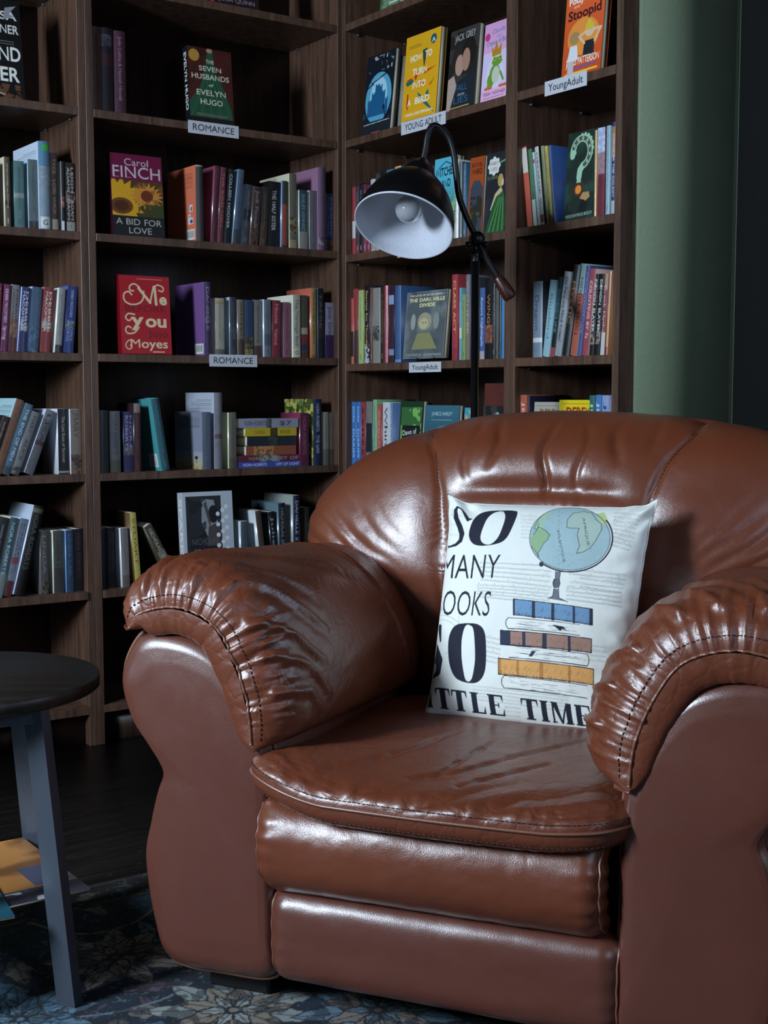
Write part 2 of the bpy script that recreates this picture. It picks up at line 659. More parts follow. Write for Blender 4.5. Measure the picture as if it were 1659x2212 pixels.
bk.inputs['Color1'].default_value = (1, 1, 1, 1); bk.inputs['Color2'].default_value = (0.6, 0.6, 0.6, 1)
bk.inputs['Mortar'].default_value = (0.02, 0.02, 0.02, 1)
mp2 = q.n('ShaderNodeMapping'); mp2.inputs['Rotation'].default_value = (0, 0, pi / 2)
q.l(tc, 'Object', mp2, 'Vector'); q.l(mp2, 'Vector', bk, 'Vector')
mx = q.n('ShaderNodeMix', data_type='RGBA', blend_type='MULTIPLY'); mx.inputs[0].default_value = 1.0
q.t.links.new(rp.outputs['Color'], mx.inputs[6]); q.t.links.new(bk.outputs['Color'], mx.inputs[7])
# worn pale specks
mp3 = q.n('ShaderNodeMapping'); mp3.inputs['Scale'].default_value = (30, 9, 1)
q.l(tc, 'Object', mp3, 'Vector')
n3 = q.n('ShaderNodeTexNoise', Scale=2.0, Detail=8.0, Roughness=0.8)
q.l(mp3, 'Vector', n3, 'Vector')
rp3 = q.n('ShaderNodeValToRGB')
rp3.color_ramp.elements[0].position = 0.60; rp3.color_ramp.elements[0].color = (0, 0, 0, 1)
rp3.color_ramp.elements[1].position = 0.68; rp3.color_ramp.elements[1].color = (1, 1, 1, 1)
q.l(n3, 'Fac', rp3, 'Fac')
mx2 = q.n('ShaderNodeMix', data_type='RGBA'); mx2.inputs[7].default_value = col4('#8a8580')
q.t.links.new(rp3.outputs['Color'], mx2.inputs[0]); q.t.links.new(mx.outputs[2], mx2.inputs[6])
q.t.links.new(mx2.outputs[2], q.b.inputs['Base Color'])
bp = q.n('ShaderNodeBump', Strength=0.5, Distance=0.003)
q.l(n1, 'Fac', bp, 'Height'); q.l(bp, 'Normal', q.b, 'Normal')
M_FLOOR = q.m

shell_box('floor', -0.6, WIN_S, -0.5, ROOM_T, -0.1, 0.0, M_FLOOR)
shell_box('ceiling', -0.6, WIN_S + .1, -0.5, ROOM_T + .1, 2.85, 2.95, M_CEIL)
shell_box('wall_back', -0.6, WIN_S, -0.40, -0.30, 0.0, 2.85, M_GREEN)
shell_box('wall_right_behind_shelves', -0.46, -0.36, -0.30, 1.10, 0.0, 2.85, M_GREEN)
shell_box('wall_right_return', -0.345, -0.045, 1.0915, 1.1005, 0.0, 2.85, M_GREEN)
shell_box('dark_opening_slab', -0.46, -0.36, 1.10, 2.2, 0.0, 2.85, M_DARK)  # solid slab standing in for an unlit doorway; its darkness is painted
# wall with the window that lights the room (left of the camera)
def wall_with_hole(name, a0, a1, h0, h1, z0, z1, fixed0, fixed1, along, wname='window_1'):
    m = MB()
    for (b0, b1, c0, c1) in ((a0, h0, 0, 2.85), (h1, a1, 0, 2.85), (h0, h1, 0, z0), (h0, h1, z1, 2.85)):
        if along == 't': m.box(b0, b1, -fixed1, -fixed0, c0, c1)
        else: m.box(fixed0, fixed1, -b1, -b0, c0, c1)
    o = m.build(name, M_GREEN)
    o.location = tuple(CC); o.rotation_euler = (0, 0, RS)
    struct(o)
    f = MB(); w = 0.05
    for (b0, b1, c0, c1) in ((h0, h0 + w, z0, z1), (h1 - w, h1, z0, z1), (h0 + w, h1 - w, z0, z0 + w), (h0 + w, h1 - w, z1 - w, z1), (h0 + w, h1 - w, (z0 + z1) / 2 - .02, (z0 + z1) / 2 + .02)):
        if along == 't': f.box(b0, b1, -fixed1 + .03, -fixed0 - .03, c0, c1)
        else: f.box(fixed0 + .03, fixed1 - .03, -b1, -b0, c0, c1)
    o2 = f.build(wname, M_WHITEM)
    o2.location = tuple(CC); o2.rotation_euler = (0, 0, RS)
    struct(o2)


wall_with_hole('wall_left', -0.5, ROOM_T, 1.23, 1.73, 1.12, 2.12, WIN_S, WIN_S + 0.1, 't')
wall_with_hole('wall_front', -0.46, WIN_S + .1, 0.87, 2.13, 1.04, 2.4, ROOM_T, ROOM_T + 0.1, 's', 'window_2')
wall_with_hole('wall_right', 2.2, ROOM_T, 2.3, 3.4, 0.55, 1.95, -0.46, -0.36, 't', 'window_3')

# ---------------------------------------------------------------- bookcases
ZL = [1.886, 1.573, 1.272, 0.975, 0.675, 0.378]
ZR = [1.880, 1.569, 1.258, 0.958, 0.655, 0.352]
TH = 0.02
DEPTH = 0.26
CASE_H = 2.24


def bookcase(name, side, xi0, xi1, zs, label):
    """xi = -s for the left wall, +t for the right wall; outer edges"""
    w = xi1 - xi0
    if side == 'L':
        loc, rz = room(-xi0, 0), AL
    else:
        loc, rz = room(0, xi0), RS
    r = empty(name, loc, rz)
    tag(r, label, 'bookcase', 'walnut bookcases in the corner')
    p = 0.0195
    MB().box(0, p, 0, DEPTH, 0, CASE_H, b=0.0008).build('side_panel', M_WOOD, r)
    MB().box(w - p, w, 0, DEPTH, 0, CASE_H, b=0.0008).build('side_panel', M_WOOD, r)
    MB().box(p, w - p, DEPTH - 0.006, DEPTH, 0.03, CASE_H - 0.02).build('back_panel', M_WOODB, r)
    MB().box(p, w - p, 0.0, DEPTH - 0.006, CASE_H - 0.02, CASE_H, b=0.0008).build('top_panel', M_WOOD, r)
    MB().box(p, w - p, 0.03, 0.045, 0.0, 0.08).build('plinth', M_WOODB, r)
    MB().box(p, w - p, 0.0, DEPTH - 0.006, 0.082, 0.102, b=0.0008).build('shelf', M_WOOD, r)
    for k, z in enumerate(zs):
        fr = -0.006 if k == 5 else 0.0
        a, b2 = (0.0005, w - 0.0005) if k == 5 else (p, w - p)
        MB().box(p + 0.001, w - p - 0.001, fr, DEPTH - 0.006, z, z + TH, b=0.0008).build('shelf', M_WOOD, r)
        for xx in (p + 0.004, w - p - 0.004):
            for yy in (0.04, 0.2):
                lathe_obj('shelf_pin', [(0.0, -.004), (0.003, -.004), (0.003, .004), (0.0, .004)], (xx, yy, z - 0.004), (1, 0, 0), M_LEGM, r, 8)
    return r


bookcase('bookcase', 'L', -1.4975, -0.7395, ZL, 'tall dark walnut bookcase cut by the left edge, behind the round black table')
bookcase('bookcase', 'L', -0.7385, 0.0195, ZL, 'dark walnut bookcase with ROMANCE shelf labels, left of the room corner')
bookcase('bookcase', 'R', 0.0183, 0.7327, ZR, 'walnut bookcase behind the lamp, right of the corner, with frog book on a shelf')
bookcase('bookcase', 'R', 0.7336, 1.0900, ZR, 'narrow walnut bookcase next to the sage green wall')


# ---------------------------------------------------------------- placing things by where the shelf plane is
def P3(side, xi, d, z):
    return room(-xi, -d, z) if side == 'L' else room(-d, xi, z)


def proj(P):
    X, Y, Z = np.asarray(P) - CAM
    c, s = math.cos(PITCH), math.sin(PITCH)
    zc = Y * c - Z * s; yc = Y * s + Z * c
    return 829.5 + F_PX * X / zc, 1106 - F_PX * yc / zc


def xi_at(side, u, d, z):
    x = -0.35 if side == 'L' else 0.4
    for _ in range(15):
        a = proj(P3(side, x, d, z))[0]; b = proj(P3(side, x + 1e-4, d, z))[0]
        x -= (a - u) / ((b - a) / 1e-4)
    return x


def z_at(side, u, v, d):
    z = 1.0
    for _ in range(15):
        x = xi_at(side, u, d, z)
        a = proj(P3(side, x, d, z))[1]
        x2 = xi_at(side, u, d, z + 1e-4)
        b = proj(P3(side, x2, d, z + 1e-4))[1]
        z -= (a - v) / ((b - a) / 1e-4)
    return z


# ---------------------------------------------------------------- books
def spine_canvas(T, H, c, title, tc, bands, seed, author=None):
    c = muted(c)
    cv = Canvas(T, H, 0.0013, c)
    cv.noise(tuple(np.clip(c * 0.75, 0, 1)), 45, 0.55, 0.6, seed, soft=True)
    for bd in bands or []:
        y0, y1, bc = bd[:3]
        cv.rect(0, H * y0, T, H * y1, muted(bc))
        if len(bd) > 3:
            cv.noise(bd[3], 160, 0.5, 0.9, seed + 5, box=(0, H * y0, T, H * y1))
    if title:
        parts = title if isinstance(title, (list, tuple)) else [title]
        tot = sum(len(x) + 1.5 for x in parts)
        y = H * 0.93
        for x in parts:
            L = H * 0.80 * len(x) / tot
            hh = min(T * 0.40, L / max(len(x), 1) * 1.5)
            two = '|' in x
            if two:
                a, b = x.split('|')
                cv.text(a, T * 0.56, y - L / 2, T * .25, tc, w=L, rot=-pi / 2, bold=0.01)
                cv.text(b, T * 0.18, y - L / 2, T * .25, tc, w=L, rot=-pi / 2, bold=0.01)
            else:
                cv.text(x, (T - hh) / 2, y - L / 2, hh, tc, w=L, rot=-pi / 2, bold=0.01)
            y -= L + H * 0.8 * 1.5 / tot
    elif title is None:
        rnd = random.Random(seed)
        y = H * 0.9
        while y > H * 0.3:
            l = H * rnd.uniform(.03, .09)
            cv.line([(T * .5, y), (T * .5 + T * rnd.uniform(-.06, .06), y - l)], T * .16, tc, 0.55)
            y -= l + H * rnd.uniform(.012, .04)
        cv.line([(T * .5, H * .12), (T * .5, H * .07)], T * .3, tc, 0.5)
    return cv


def board_canvas(D, H, c, marks):
    cv = Canvas(D, H, 0.0016, muted(c))
    for mk in marks:
        if mk == 'lines':
            for k in range(9):
                y = H * (.90 - .022 * k)
                cv.line([(D * .10, y), (D * (.82 if k % 4 else .6), y)], H * .006, muted(c) * .35 if muted(c).mean() > .25 else muted(c) * 1.7 + .03)
        if mk == 'barcode':
            cv.rect(D * .05, H * .03, D * .34, H * .17, '#cfcfca')
            for k in range(9): cv.rect(D * (.08 + .027 * k), H * .06, D * (.09 + .027 * k + .006 * (k % 2)), H * .15, '#2a2a2a')
        if mk == 'sticker':
            cv.rect(D * .10, H * .05, D * .44, H * .24, '#c4c8ca')
            for k in range(4): cv.line([(D * .15, H * (.09 + .035 * k)), (D * .38, H * (.09 + .035 * k))], H * .006, '#5c646a')
        if mk == 'pictures':
            for (a, b, w, h2) in ((.12, .40, .10, .09), (.10, .24, .17, .08), (.18, .32, .08, .05)):
                cv.rect(D * a, H * b, D * (a + w), H * (b + h2), '#c8ccd0'); cv.rect(D * (a + .02), H * (b + .01), D * (a + w * .6), H * (b + h2 * .7), '#3a464c')
        if mk == 'landscape':
            cv.grad('#b8a874', '#%02x%02x%02x' % (150, 158, 176), 0, H * .3)
            cv.ell(D * .22, H * .2, D * .06, H * .03, '#2a2a20'); cv.rect(D * .21, H * .1, D * .23, H * .2, '#2a2a20'); cv.noise('#8c7c44', 90, .5, .7, 3, box=(0, 0, D, H * .1))
        if mk == 'forest':
            cv.noise('#c8c060', 60, .5, .8, 5); cv.noise('#28401c', 50, .52, .9, 8)
            for k in range(5): cv.line([(D * .1, H * (.7 - .03 * k)), (D * .6, H * (.7 - .03 * k))], H * .01, '#dfe4d4')
    return cv


def book(T, H, D, hard, spine, lc, rc, marks=None):
    """standing book, spine towards the room; origin at the left bottom of the spine"""
    b = 0.0026 if hard else 0.0011
    m = MB()
    C = spine.out()
    ny, nx = C.shape[:2]
    x = np.linspace(0, T, nx); z = np.linspace(0, H, ny)
    X, Z = np.meshgrid(x, z)
    rr = (0.004 if hard else 0.0012)
    Y = -rr * (1 - (2 * X / T - 1) ** 2)
    m.grid(np.stack([X, Y, Z], -1), C)
    sl, sr = muted(lc), muted(rc)
    m.box(0, b, 0, D, 0, H, sl)
    if marks:
        Cb = board_canvas(D, H, lc, marks).out()
        Yb, Zb = np.meshgrid(np.linspace(0, D, Cb.shape[1]), np.linspace(0, H, Cb.shape[0]))
        m.grid(np.stack([0 * Yb - .0002, Yb, Zb], -1), Cb, flip=True)
    m.box(T - b, T, 0, D, 0, H, sr)
    m.box(b, T - b, 0, 0.0008, 0, H, (sl + sr) / 2)
    return m


def pages(T, H, D, hard):
    b = 0.0026 if hard else 0.0011
    e = 0.003 if hard else 0.0004
    return MB().box(b, T - b, 0.001, D - (0.004 if hard else 0.0006), e, H - e)


ORD = ['top', 'second', 'third', 'fourth', 'fifth', 'sixth']
CASES = {'A': ('L', ZL, 'left-edge bookcase'), 'M': ('L', ZL, 'romance bookcase'), 'R': ('R', ZR, 'bookcase behind the lamp'), 'N': ('R', ZR, 'narrow bookcase')}
LIM = {'A': (-1.478, -0.759), 'M': (-0.719, 0.0), 'R': (0.038, 0.713), 'N': (0.7535, 1.070)}
LABELS = {}


def uniq(lab):
    n = len(lab.split())
    if n > 16 or n < 4: print('LABEL LENGTH', n, lab)
    if lab in LABELS: print('LABEL DUPLICATE', lab)
    LABELS[lab] = 1
    return lab


def row(case, k, books, inset=0.018, prev=None):
    """books: (x0, x1, ytop, lean_px, spine, board, name, title, text colour, bands, opts)"""
    side, zs, cname = CASES[case]
    zb = zs[k] + TH
    for i, rec in enumerate(books):
        rec = list(rec) + [None] * (11 - len(rec))
        x0, x1, yt, ln, sc_, bc, nm, title, tcol, bands, opt = rec
        opt = opt or {}
        seed = hash((case, k, i)) % 999 if False else (ord(case) * 31 + k * 101 + i * 13) % 997
        d = inset + (opt['d'] if 'd' in opt else ((i * 7) % 3) * 0.003)
        a, b = xi_at(side, x0, d, zb), xi_at(side, x1, d, zb)
        T = max(b - a, 0.006)
        xt = (x0 + x1) / 2 + ln
        zt = z_at(side, xt, yt, d)
        if ln:
            xc = xi_at(side, xt, d, zt)
            lean = math.atan2(xc - (a + b) / 2, zt - zb)
        else:
            lean = 0.0
        H = (zt - zb) / math.cos(lean)
        if 'H' in opt: H = opt['H']
        if lean: T *= math.cos(lean)
        hard = opt.get('hard', False)
        D = opt.get('D', 0.150 if hard else (0.105 if H < .185 else 0.132))
        D = min(D, DEPTH - 0.012 - d)
        cv = spine_canvas(T, H, sc_, title, tcol or '#e8e6dc', bands, seed)
        if 'label' in opt:
            c, ch = opt['label']
            cv.rect(T * .08, H * .02, T * .92, H * .15, c)
            if ch: cv.text(ch, T / 2, H * .055, H * .06, '#20242a', bold=.01)
        if 'dot' in opt:
            cv.ell(T * .6, H * .93, T * .3, T * .3, opt['dot'])
        lo, hi = LIM[case]
        if lean == 0:
            if a < lo: a = lo + 0.0005
            if a + T > hi: a = hi - T - 0.0005
        r = empty('book', P3(side, a, d, zb), AL if side == 'L' else RS)
        cov = book(T, H, D, hard, cv, bc, opt.get('rc', bc), opt.get('marks')).build('cover', M_PRINT, r, colors=True)
        pg = pages(T, H, D, hard).build('pages', M_PAGES, r)
        if lean > 0:      # leans to the right: pivots on its right bottom edge
            off = Vector((T, 0, 0))
            piv = P3(side, b, d, zb)
            Rm = Matrix.Rotation(r.rotation_euler.z, 4, 'Z') @ Matrix.Rotation(lean, 4, 'Y')
            r.matrix_world = Matrix.Translation(Vector(piv)) @ Rm @ Matrix.Translation(-off)
        elif lean < 0:
            Rm = Matrix.Rotation(r.rotation_euler.z, 4, 'Z') @ Matrix.Rotation(lean, 4, 'Y')
            r.matrix_world = Matrix.Translation(Vector(P3(side, a, d, zb))) @ Rm
        if prev:
            lab = '%s right of the %s, %s shelf, %s' % (nm, prev, ORD[k], cname)
        else:
            lab = '%s at left end, %s shelf, %s' % (nm, ORD[k], cname)
        tag(r, uniq(lab), 'book', 'books on the %s shelf of the %s' % (ORD[k], cname))
        prev = nm


def face_book(case, k, xl, xr, ytl, T, art, spine_c, label, hgt=None, tilt=7.0, d=0.012, step=0.001, hard=False, spine_text=None, lift=0.0):
    """book standing face out; art(cv, W, H) paints the cover"""
    side, zs, cname = CASES[case]
    zb = zs[k] + TH + lift
    a, b = xi_at(side, xl, d, zb), xi_at(side, xr, d, zb)
    Wd = b - a
    H = hgt or (z_at(side, xl, ytl, d + 0.012) - zb)
    cv = Canvas(Wd, H, step, '#222222')
    art(cv, Wd, H)
    C = cv.out()
    ny, nx = C.shape[:2]
    X, Z = np.meshgrid(np.linspace(0, Wd, nx), np.linspace(0, H, ny))
    m = MB().grid(np.stack([X, 0 * X, Z], -1), C)
    th = 0.0024 if hard else 0.0012
    c = srgb(spine_c)
    m.box(0, Wd, 0.0001, th, 0, H, c)
    m.box(0, Wd, T - th, T, 0, H, c)
    sp = Canvas(T, H, 0.0014, spine_c)
    if spine_text:
        sp.text(spine_text, T * .25, H * .55, T * .5, '#e6e2d8', w=H * .75, rot=-pi / 2, bold=.01)
    Cs = sp.out()
    Yy, Zz = np.meshgrid(np.linspace(0, T, Cs.shape[1])[::-1], np.linspace(0, H, Cs.shape[0]))
    m.grid(np.stack([0 * Yy - 0.0002, Yy, Zz], -1), Cs)
    m.box(0, th, th, T - th, 0, H, c)
    r = empty('book', P3(side, a, d, zb), AL if side == 'L' else RS)
    m.build('cover', M_PRINT, r, colors=True)
    e = 0.003 if hard else 0.0005
    MB().box(th, Wd - e, th, T - th, e, H - e).build('pages', M_PAGES, r)
    Rm = Matrix.Rotation(r.rotation_euler.z, 4, 'Z') @ Matrix.Rotation(math.radians(-tilt), 4, 'X')
    tl = math.radians(tilt)
    r.matrix_world = Matrix.Translation(Vector(P3(side, a, d, zb)) + Vector((0, 0, T * math.sin(tl)))) @ Rm
    tag(r, uniq(label), 'book')
    return r


def shelf_label(case, k, x0, x1, text, label, zoff=0.0, hgt=0.032):
    side, zs, cname = CASES[case]
    z = zs[k] + TH / 2
    a, b = xi_at(side, x0, -0.003, z), xi_at(side, x1, -0.003, z)
    w = b - a
    cv = Canvas(w, hgt, 0.0008, '#c3c5cb')
    cv.text(text, w / 2, hgt * .27, hgt * .5, '#15171c', w=w * .82, bold=0.008)
    C = cv.out()
    X, Z = np.meshgrid(np.linspace(0, w, C.shape[1]), np.linspace(0, hgt, C.shape[0]))
    m = MB().grid(np.stack([X, 0 * X, Z], -1), C).box(0, w, 0.0001, 0.0012, 0, hgt, srgb('#d4d6dc'))
    o = m.build('shelf_label', M_PRINT, None, colors=True)
    o.location = tuple(P3(side, a, -0.0022, zs[k] - 0.008 + zoff))
    o.rotation_euler = (0, 0, AL if side == 'L' else RS)
    tag(o, uniq(label), 'label')


W_, BK = '#e4e2dc', '#141416'
# left-edge bookcase
row('A', 2, [
    (-30, -14, 345, 0, '#8c6a50', '#8c6a50', 'tan paperback', None, '#222'+'222'),
    (-12, 1, 350, 0, '#4d3b2c', '#6b5540', 'umber paperback', None, '#d8c9a0'),
    (12, 24, 339, 0, '#5c4a36', '#d9cfa4', 'cream-sided brown paperback', None, '#c8b896', [(.30, .38, '#2a1c12')], {'d': 0}),
    (33, 54, 348, 0, '#4c7676', '#3c6262', 'teal paperback', None, '#22383a', [(.45, .52, '#8d9a96')]),
    (63, 84, 345, 0, '#56696b', '#9fd0e2', 'slate-green paperback', None, '#39484a', [(0, .12, '#3a3029')], {'d': 0.001}),
    (86, 110, 306, 0, '#7d93a4', '#c4d6ea', 'tall pale blue hardcover', '', '#fff'+'fff', [(.72, 1, '#3f7fa0'), (.5, .72, '#8e9aa2', '#75858f')], {'label': ('#c6c8c8', 'G'), 'dot': '#3ba53f', 'hard': 1, 'D': .17, 'd': -.004, 'marks': ('lines',)}),
    (111, 127, 331, 0, '#3a2520', '#2a1c18', 'dark brown paperback', ['TYCE', 'LORI WICK'], '#7d6a54', None, {'label': ('#8d8475', None)}),
    (134, 141, 349, 0, '#20181a', '#d9d6c8', 'thin black and orange paperback', '', W_, [(.35, .5, '#b4622a', '#5c2440')], {'label': ('#c9cdd8', None)}),
    (143, 164, 352, 0, '#1b1718', '#16120f', 'black paperback', ['LEIGH|ADAMS', '', 'ADAM|MANN'], '#b5aca0', [(.42, .58, '#3a2a26', '#7a6a62')], {'label': ('#8c8c84', 'I')}),
])
row('A', 3, [
    (-18, -3, 612, 8, '#7a2038', '#90304a', 'crimson paperback', 'DEBBIE MACOMBER', W_),
    (0, 15, 615, 9, '#6d0f4e', '#8a2a60', 'magenta paperback', ['DEBBIE MACOMBER', 'Spring'], '#c9a9bb'),
    (17, 34, 616, 9, '#77706a', '#d0a9a0', 'grey and rust paperback', ['DEBBIE|MACOMBER', 'Orange'], '#2e2a28', [(0, .22, '#5a1a1c'), (.22, .5, '#6a4534', '#8a5a40')]),
    (38, 56, 621, 10, '#282a5c', '#a9b4e6', 'navy paperback', ['DEBBIE|MACOMBER', '', ''], '#c4c6dc', [(.33, .46, '#7d7a72', '#40403c')]),
    (60, 81, 621, 10, '#3f5a78', '#b4d4f2', 'steel blue paperback', None, '#26384e', [(0, .4, '#35506c', '#48688a')]),
    (86, 107, 622, 10, '#8c2222', '#d87070', 'red paperback', ['DEBBIE|MACOMBER', '', ''], '#d8c4b8', [(.37, .47, '#8f8a84')]),
    (118, 132, 623, 10, '#8d8c88', '#e4e4d4', 'grey paperback', None, '#46464a', [(0, .12, '#3b3a38', '#1a1a1a')]),
    (137, 158, 619, 10, '#1f3276', '#5a62a8', 'royal blue paperback', ['DEBBIE MACOMBER', 'A WALK|ALONG'], '#8a9ac4', [(.37, .47, '#585e60', '#2c3234')]),
])
row('A', 4, [
    (-37, -20, 902, 42, '#2c1c1c', '#30201e', 'maroon paperback', None, '#a08870', None),
    (-18, 0, 866, 52, '#7a4a24', '#a8d8e0', 'brown paperback', None, '#3c2412', None, {'D': .14, 'marks': ('lines',)}),
    (2, 20, 876, 52, '#47647a', '#a9d6ea', 'steel blue slanted paperback', 'THE END OF MEN', '#a9c0cc', [(0, .12, '#3c434a')]),
    (22, 40, 893, 46, '#6d6c6c', '#4c4c4c', 'grey slanted paperback', ['MARY', 'ALICE'], '#2c2c30', [(0, .13, '#3c3a38', '#6c6a66')]),
    (50, 71, 890, 48, '#56565c', '#c9d8f2', 'dark grey slanted paperback', ['LISA', ''], '#2a2a2e', [(.45, .52, '#4c1c22'), (.85, 1, '#6b6b70')]),
    (127, 150, 883, 0, '#161414', '#d0d4dc', 'black hardback', ['', 'The Last Rose of Summer'], '#8d8a80', [(.02, .05, '#8a8a88')]),
    (154, 177, 884, 0, '#77685c', '#dfe6f0', 'brown and grey paperback', ['MARY', '', ''], '#3c3430', [(0, .3, '#3e2a20', '#6a5444')]),
])
row('A', 5, [
    (-38, -18, 1120, 38, '#2a2a30', '#3a3a40', 'charcoal paperback', None, '#88888c'),
    (-14, 4, 1120, 36, '#3a5a66', '#cfcf9a', 'dark teal paperback', ['NORA ROBERTS', ''], '#a9b8bc', [(0, .3, '#75807c')]),
    (8, 24, 1122, 36, '#6a7684', '#c3d6ea', 'grey-blue paperback', ['NORA|ROBERTS', ''], '#3c4656', [(0, .2, '#5a1820'), (.42, .5, '#8a3028')]),
    (28, 52, 1096, 44, '#0f0f10', '#bccbe2', 'tall black novel', ['NORA ROBERTS', ''], '#4a4842', [(.92, .97, '#5c5438')], {'hard': 1, 'D': .16, 'd': -.002}),
    (89, 106, 1147, 0, '#4c4848', '#6a6864', 'charcoal-brown paperback', ['LINDA'], '#75706c', [(0, .2, '#5a5044', '#2c2620')]),
    (117, 138, 1146, 0, '#474a42', '#d4d8be', 'grey-green paperback', ['', 'LINDA LAEL'], '#2a2c26', [(.0, .4, '#40393a')], {'d': .001}),
    (144, 160, 1145, 0, '#26405c', '#7db4f4', 'dark blue paperback', ['LINDA LAEL'], '#3f5f82'),
    (164, 185, 1142, 0, '#131012', '#161216', 'black paperback', ['NORA ROBERTS'], '#3a2430'),
])


def art_black_thriller(c, W, H):
    c.rect(0, 0, W, H, '#131313')
    c.text('LISA', W * .93 - .0, H * .80, H * .08, '#dcdad2', w=W * .52, anchor='r', bold=.015)
    c.text('NER', W * .95, H * .66, H * .085, '#dcdad2', w=W * .34, anchor='r', bold=.015)
    c.text('ND', W * .96, H * .38, H * .14, '#e4e2da', w=W * .40, anchor='r', bold=.02)
    c.text('ER', W * .92, H * .17, H * .14, '#e4e2da', w=W * .36, anchor='r', bold=.02)
    c.poly([(W * .72, H * .92), (W * .93, H * .95), (W * .78, H * .86), (W * .9, H * .84), (W * .68, H * .80)], '#8c8c90')
    c.noise('#6a4630', 70, .52, .8, 3, box=(W * .5, 0, W * .95, H * .14))
    c.line([(0, H * .13), (W * .3, H * .07), (W * .62, H * .03)], W * .02, '#b8aea0')
    for y in (.55, .575): c.line([(W * .5, H * y), (W * .85, H * y)], H * .006, '#77756e')


face_book('A', 1, -62, 55, 40, 0.022, art_black_thriller, '#191918', 'black novel facing out with big white capitals, top left corner of the photo', hgt=.235, spine_text=None)

# romance bookcase (middle)


def art_julia(c, W, H):
    c.rect(0, 0, W, H, '#2a1a24'); c.text('JULIA QUINN', W / 2, H * .05, H * .06, '#9a8a94', w=W * .8)
    c.noise('#5a2a44', 40, .5, .6, 4, box=(0, H * .15, W, H))


face_book('M', 0, 463, 560, -140, 0.02, art_julia, '#a02030', 'dark purple novel standing face out on the highest shelf in view', hgt=.18)
row('M', 1, [
    (195, 217, 58, 0, '#5c3220', '#4a2618', 'rust brown hardback', 'MARGARET PEMBERTON', '#2a120c', None, {'hard': 1, 'd': -.002}),
    (218, 245, 61, 0, '#201420', '#1a1018', 'near-black hardback', ['', ''], W_, [(.78, .92, '#4a4450', '#24202c'), (.55, .7, '#3a1418')], {'hard': 1}),
    (247, 273, 68, 0, '#4f2438', '#4a2234', 'plum hardback', 'Jude Collins & Hannah Howell', '#8d6a7a', None, {'hard': 1}),
])


def art_husbands(c, W, H):
    c.rect(0, 0, W, H, '#4a201c')
    c.noise('#2a1210', 25, .5, .8, 7, soft=True)
    c.poly([(W * .47, H * .99), (W * .56, H * .98), (W * .62, H * .68), (W * .72, H * .6), (W * .80, H * .45), (W * .95, H * .22), (W * .98, H * .05), (0, H * .05), (0, H * .28), (W * .25, H * .48), (W * .36, H * .68)], '#27533a')
    for k in range(9):
        c.line([(W * (.40 + .025 * k), H * .6), (W * (.02 + .115 * k), H * .08)], W * .012, '#1b3c2a' if k % 2 else '#3a6a4c')
    c.rect(0, 0, W, H * .09, '#181818')
    c.ell(W * .15, H * .89, W * .12, W * .12, '#b98a3a')
    c.ell(W * .5, H * .97, W * .07, H * .03, '#b08a78')
    for s, y, w, h in (('THE', .80, .18, .05), ('SEVEN', .70, .50, .062), ('HUSBANDS', .59, .84, .066), ('of', .50, .10, .04), ('EVELYN', .38, .66, .07), ('HUGO', .26, .50, .07)):
        c.text(s, W * .5, H * y, H * h, '#d9d2bd', w=W * w, bold=.01, shear=.2 if s == 'of' else 0)
    for y in (.135, .115): c.line([(W * .15, H * y), (W * .85, H * (y - .004))], H * .005, '#8d8a78')


face_book('M', 1, 412, 507, 99, 0.026, art_husbands, '#15151a', 'green gown cover on a dark novel standing alone above a ROMANCE label', spine_text='EVELYN HUGO', tilt=5)


def art_finch(c, W, H):
    c.rect(0, 0, W, H, '#6a1038')
    c.rect(0, H * .24, W, H * .68, '#4a3818')
    a = np.linspace(0, 2 * pi, 37)
    rr = np.where(np.arange(37) % 2 == 0, .52, .38)
    c.poly(np.stack([W * (.12 + rr * np.cos(a)), H * (.40 + rr * .62 * np.sin(a))], -1), '#d29a1c')
    c.rect(0, H * .68, W, H, '#6a1038')
    c.ell(W * .18, H * .36, W * .22, H * .10, '#6a3c14'); c.ell(W * .18, H * .36, W * .14, H * .065, '#4a240e')
    rr = np.where(np.arange(37) % 2 == 0, .34, .22)
    c.poly(np.stack([W * (.68 + rr * np.cos(a)), H * (.5 + rr * .5 * np.sin(a))], -1), '#c98430')
    c.ell(W * .68, H * .5, W * .12, H * .07, '#6a2c14')
    c.noise('#33401c', 60, .52, .9, 9, box=(W * .5, H * .24, W, H * .40))
    c.noise('#7a4a20', 80, .56, .7, 11, box=(W * .45, H * .4, W, H * .66))
    c.rect(0, 0, W, H * .24, '#181c1c')
    cc = '#c4b4ba'
    c.text('Carol', W * .5, H * .86, H * .085, cc, w=W * .46)
    c.text('FINCH', W * .5, H * .71, H * .14, cc, w=W * .92, bold=.005)
    for x in (.04, .27): c.rect(W * x, H * .71, W * (x + .12), H * .716, cc)
    c.text('A BID FOR', W * .5, H * .135, H * .075, '#b4b0a8', w=W * .88)
    c.text('LOVE', W * .52, H * .03, H * .075, '#b4b0a8', w=W * .44)


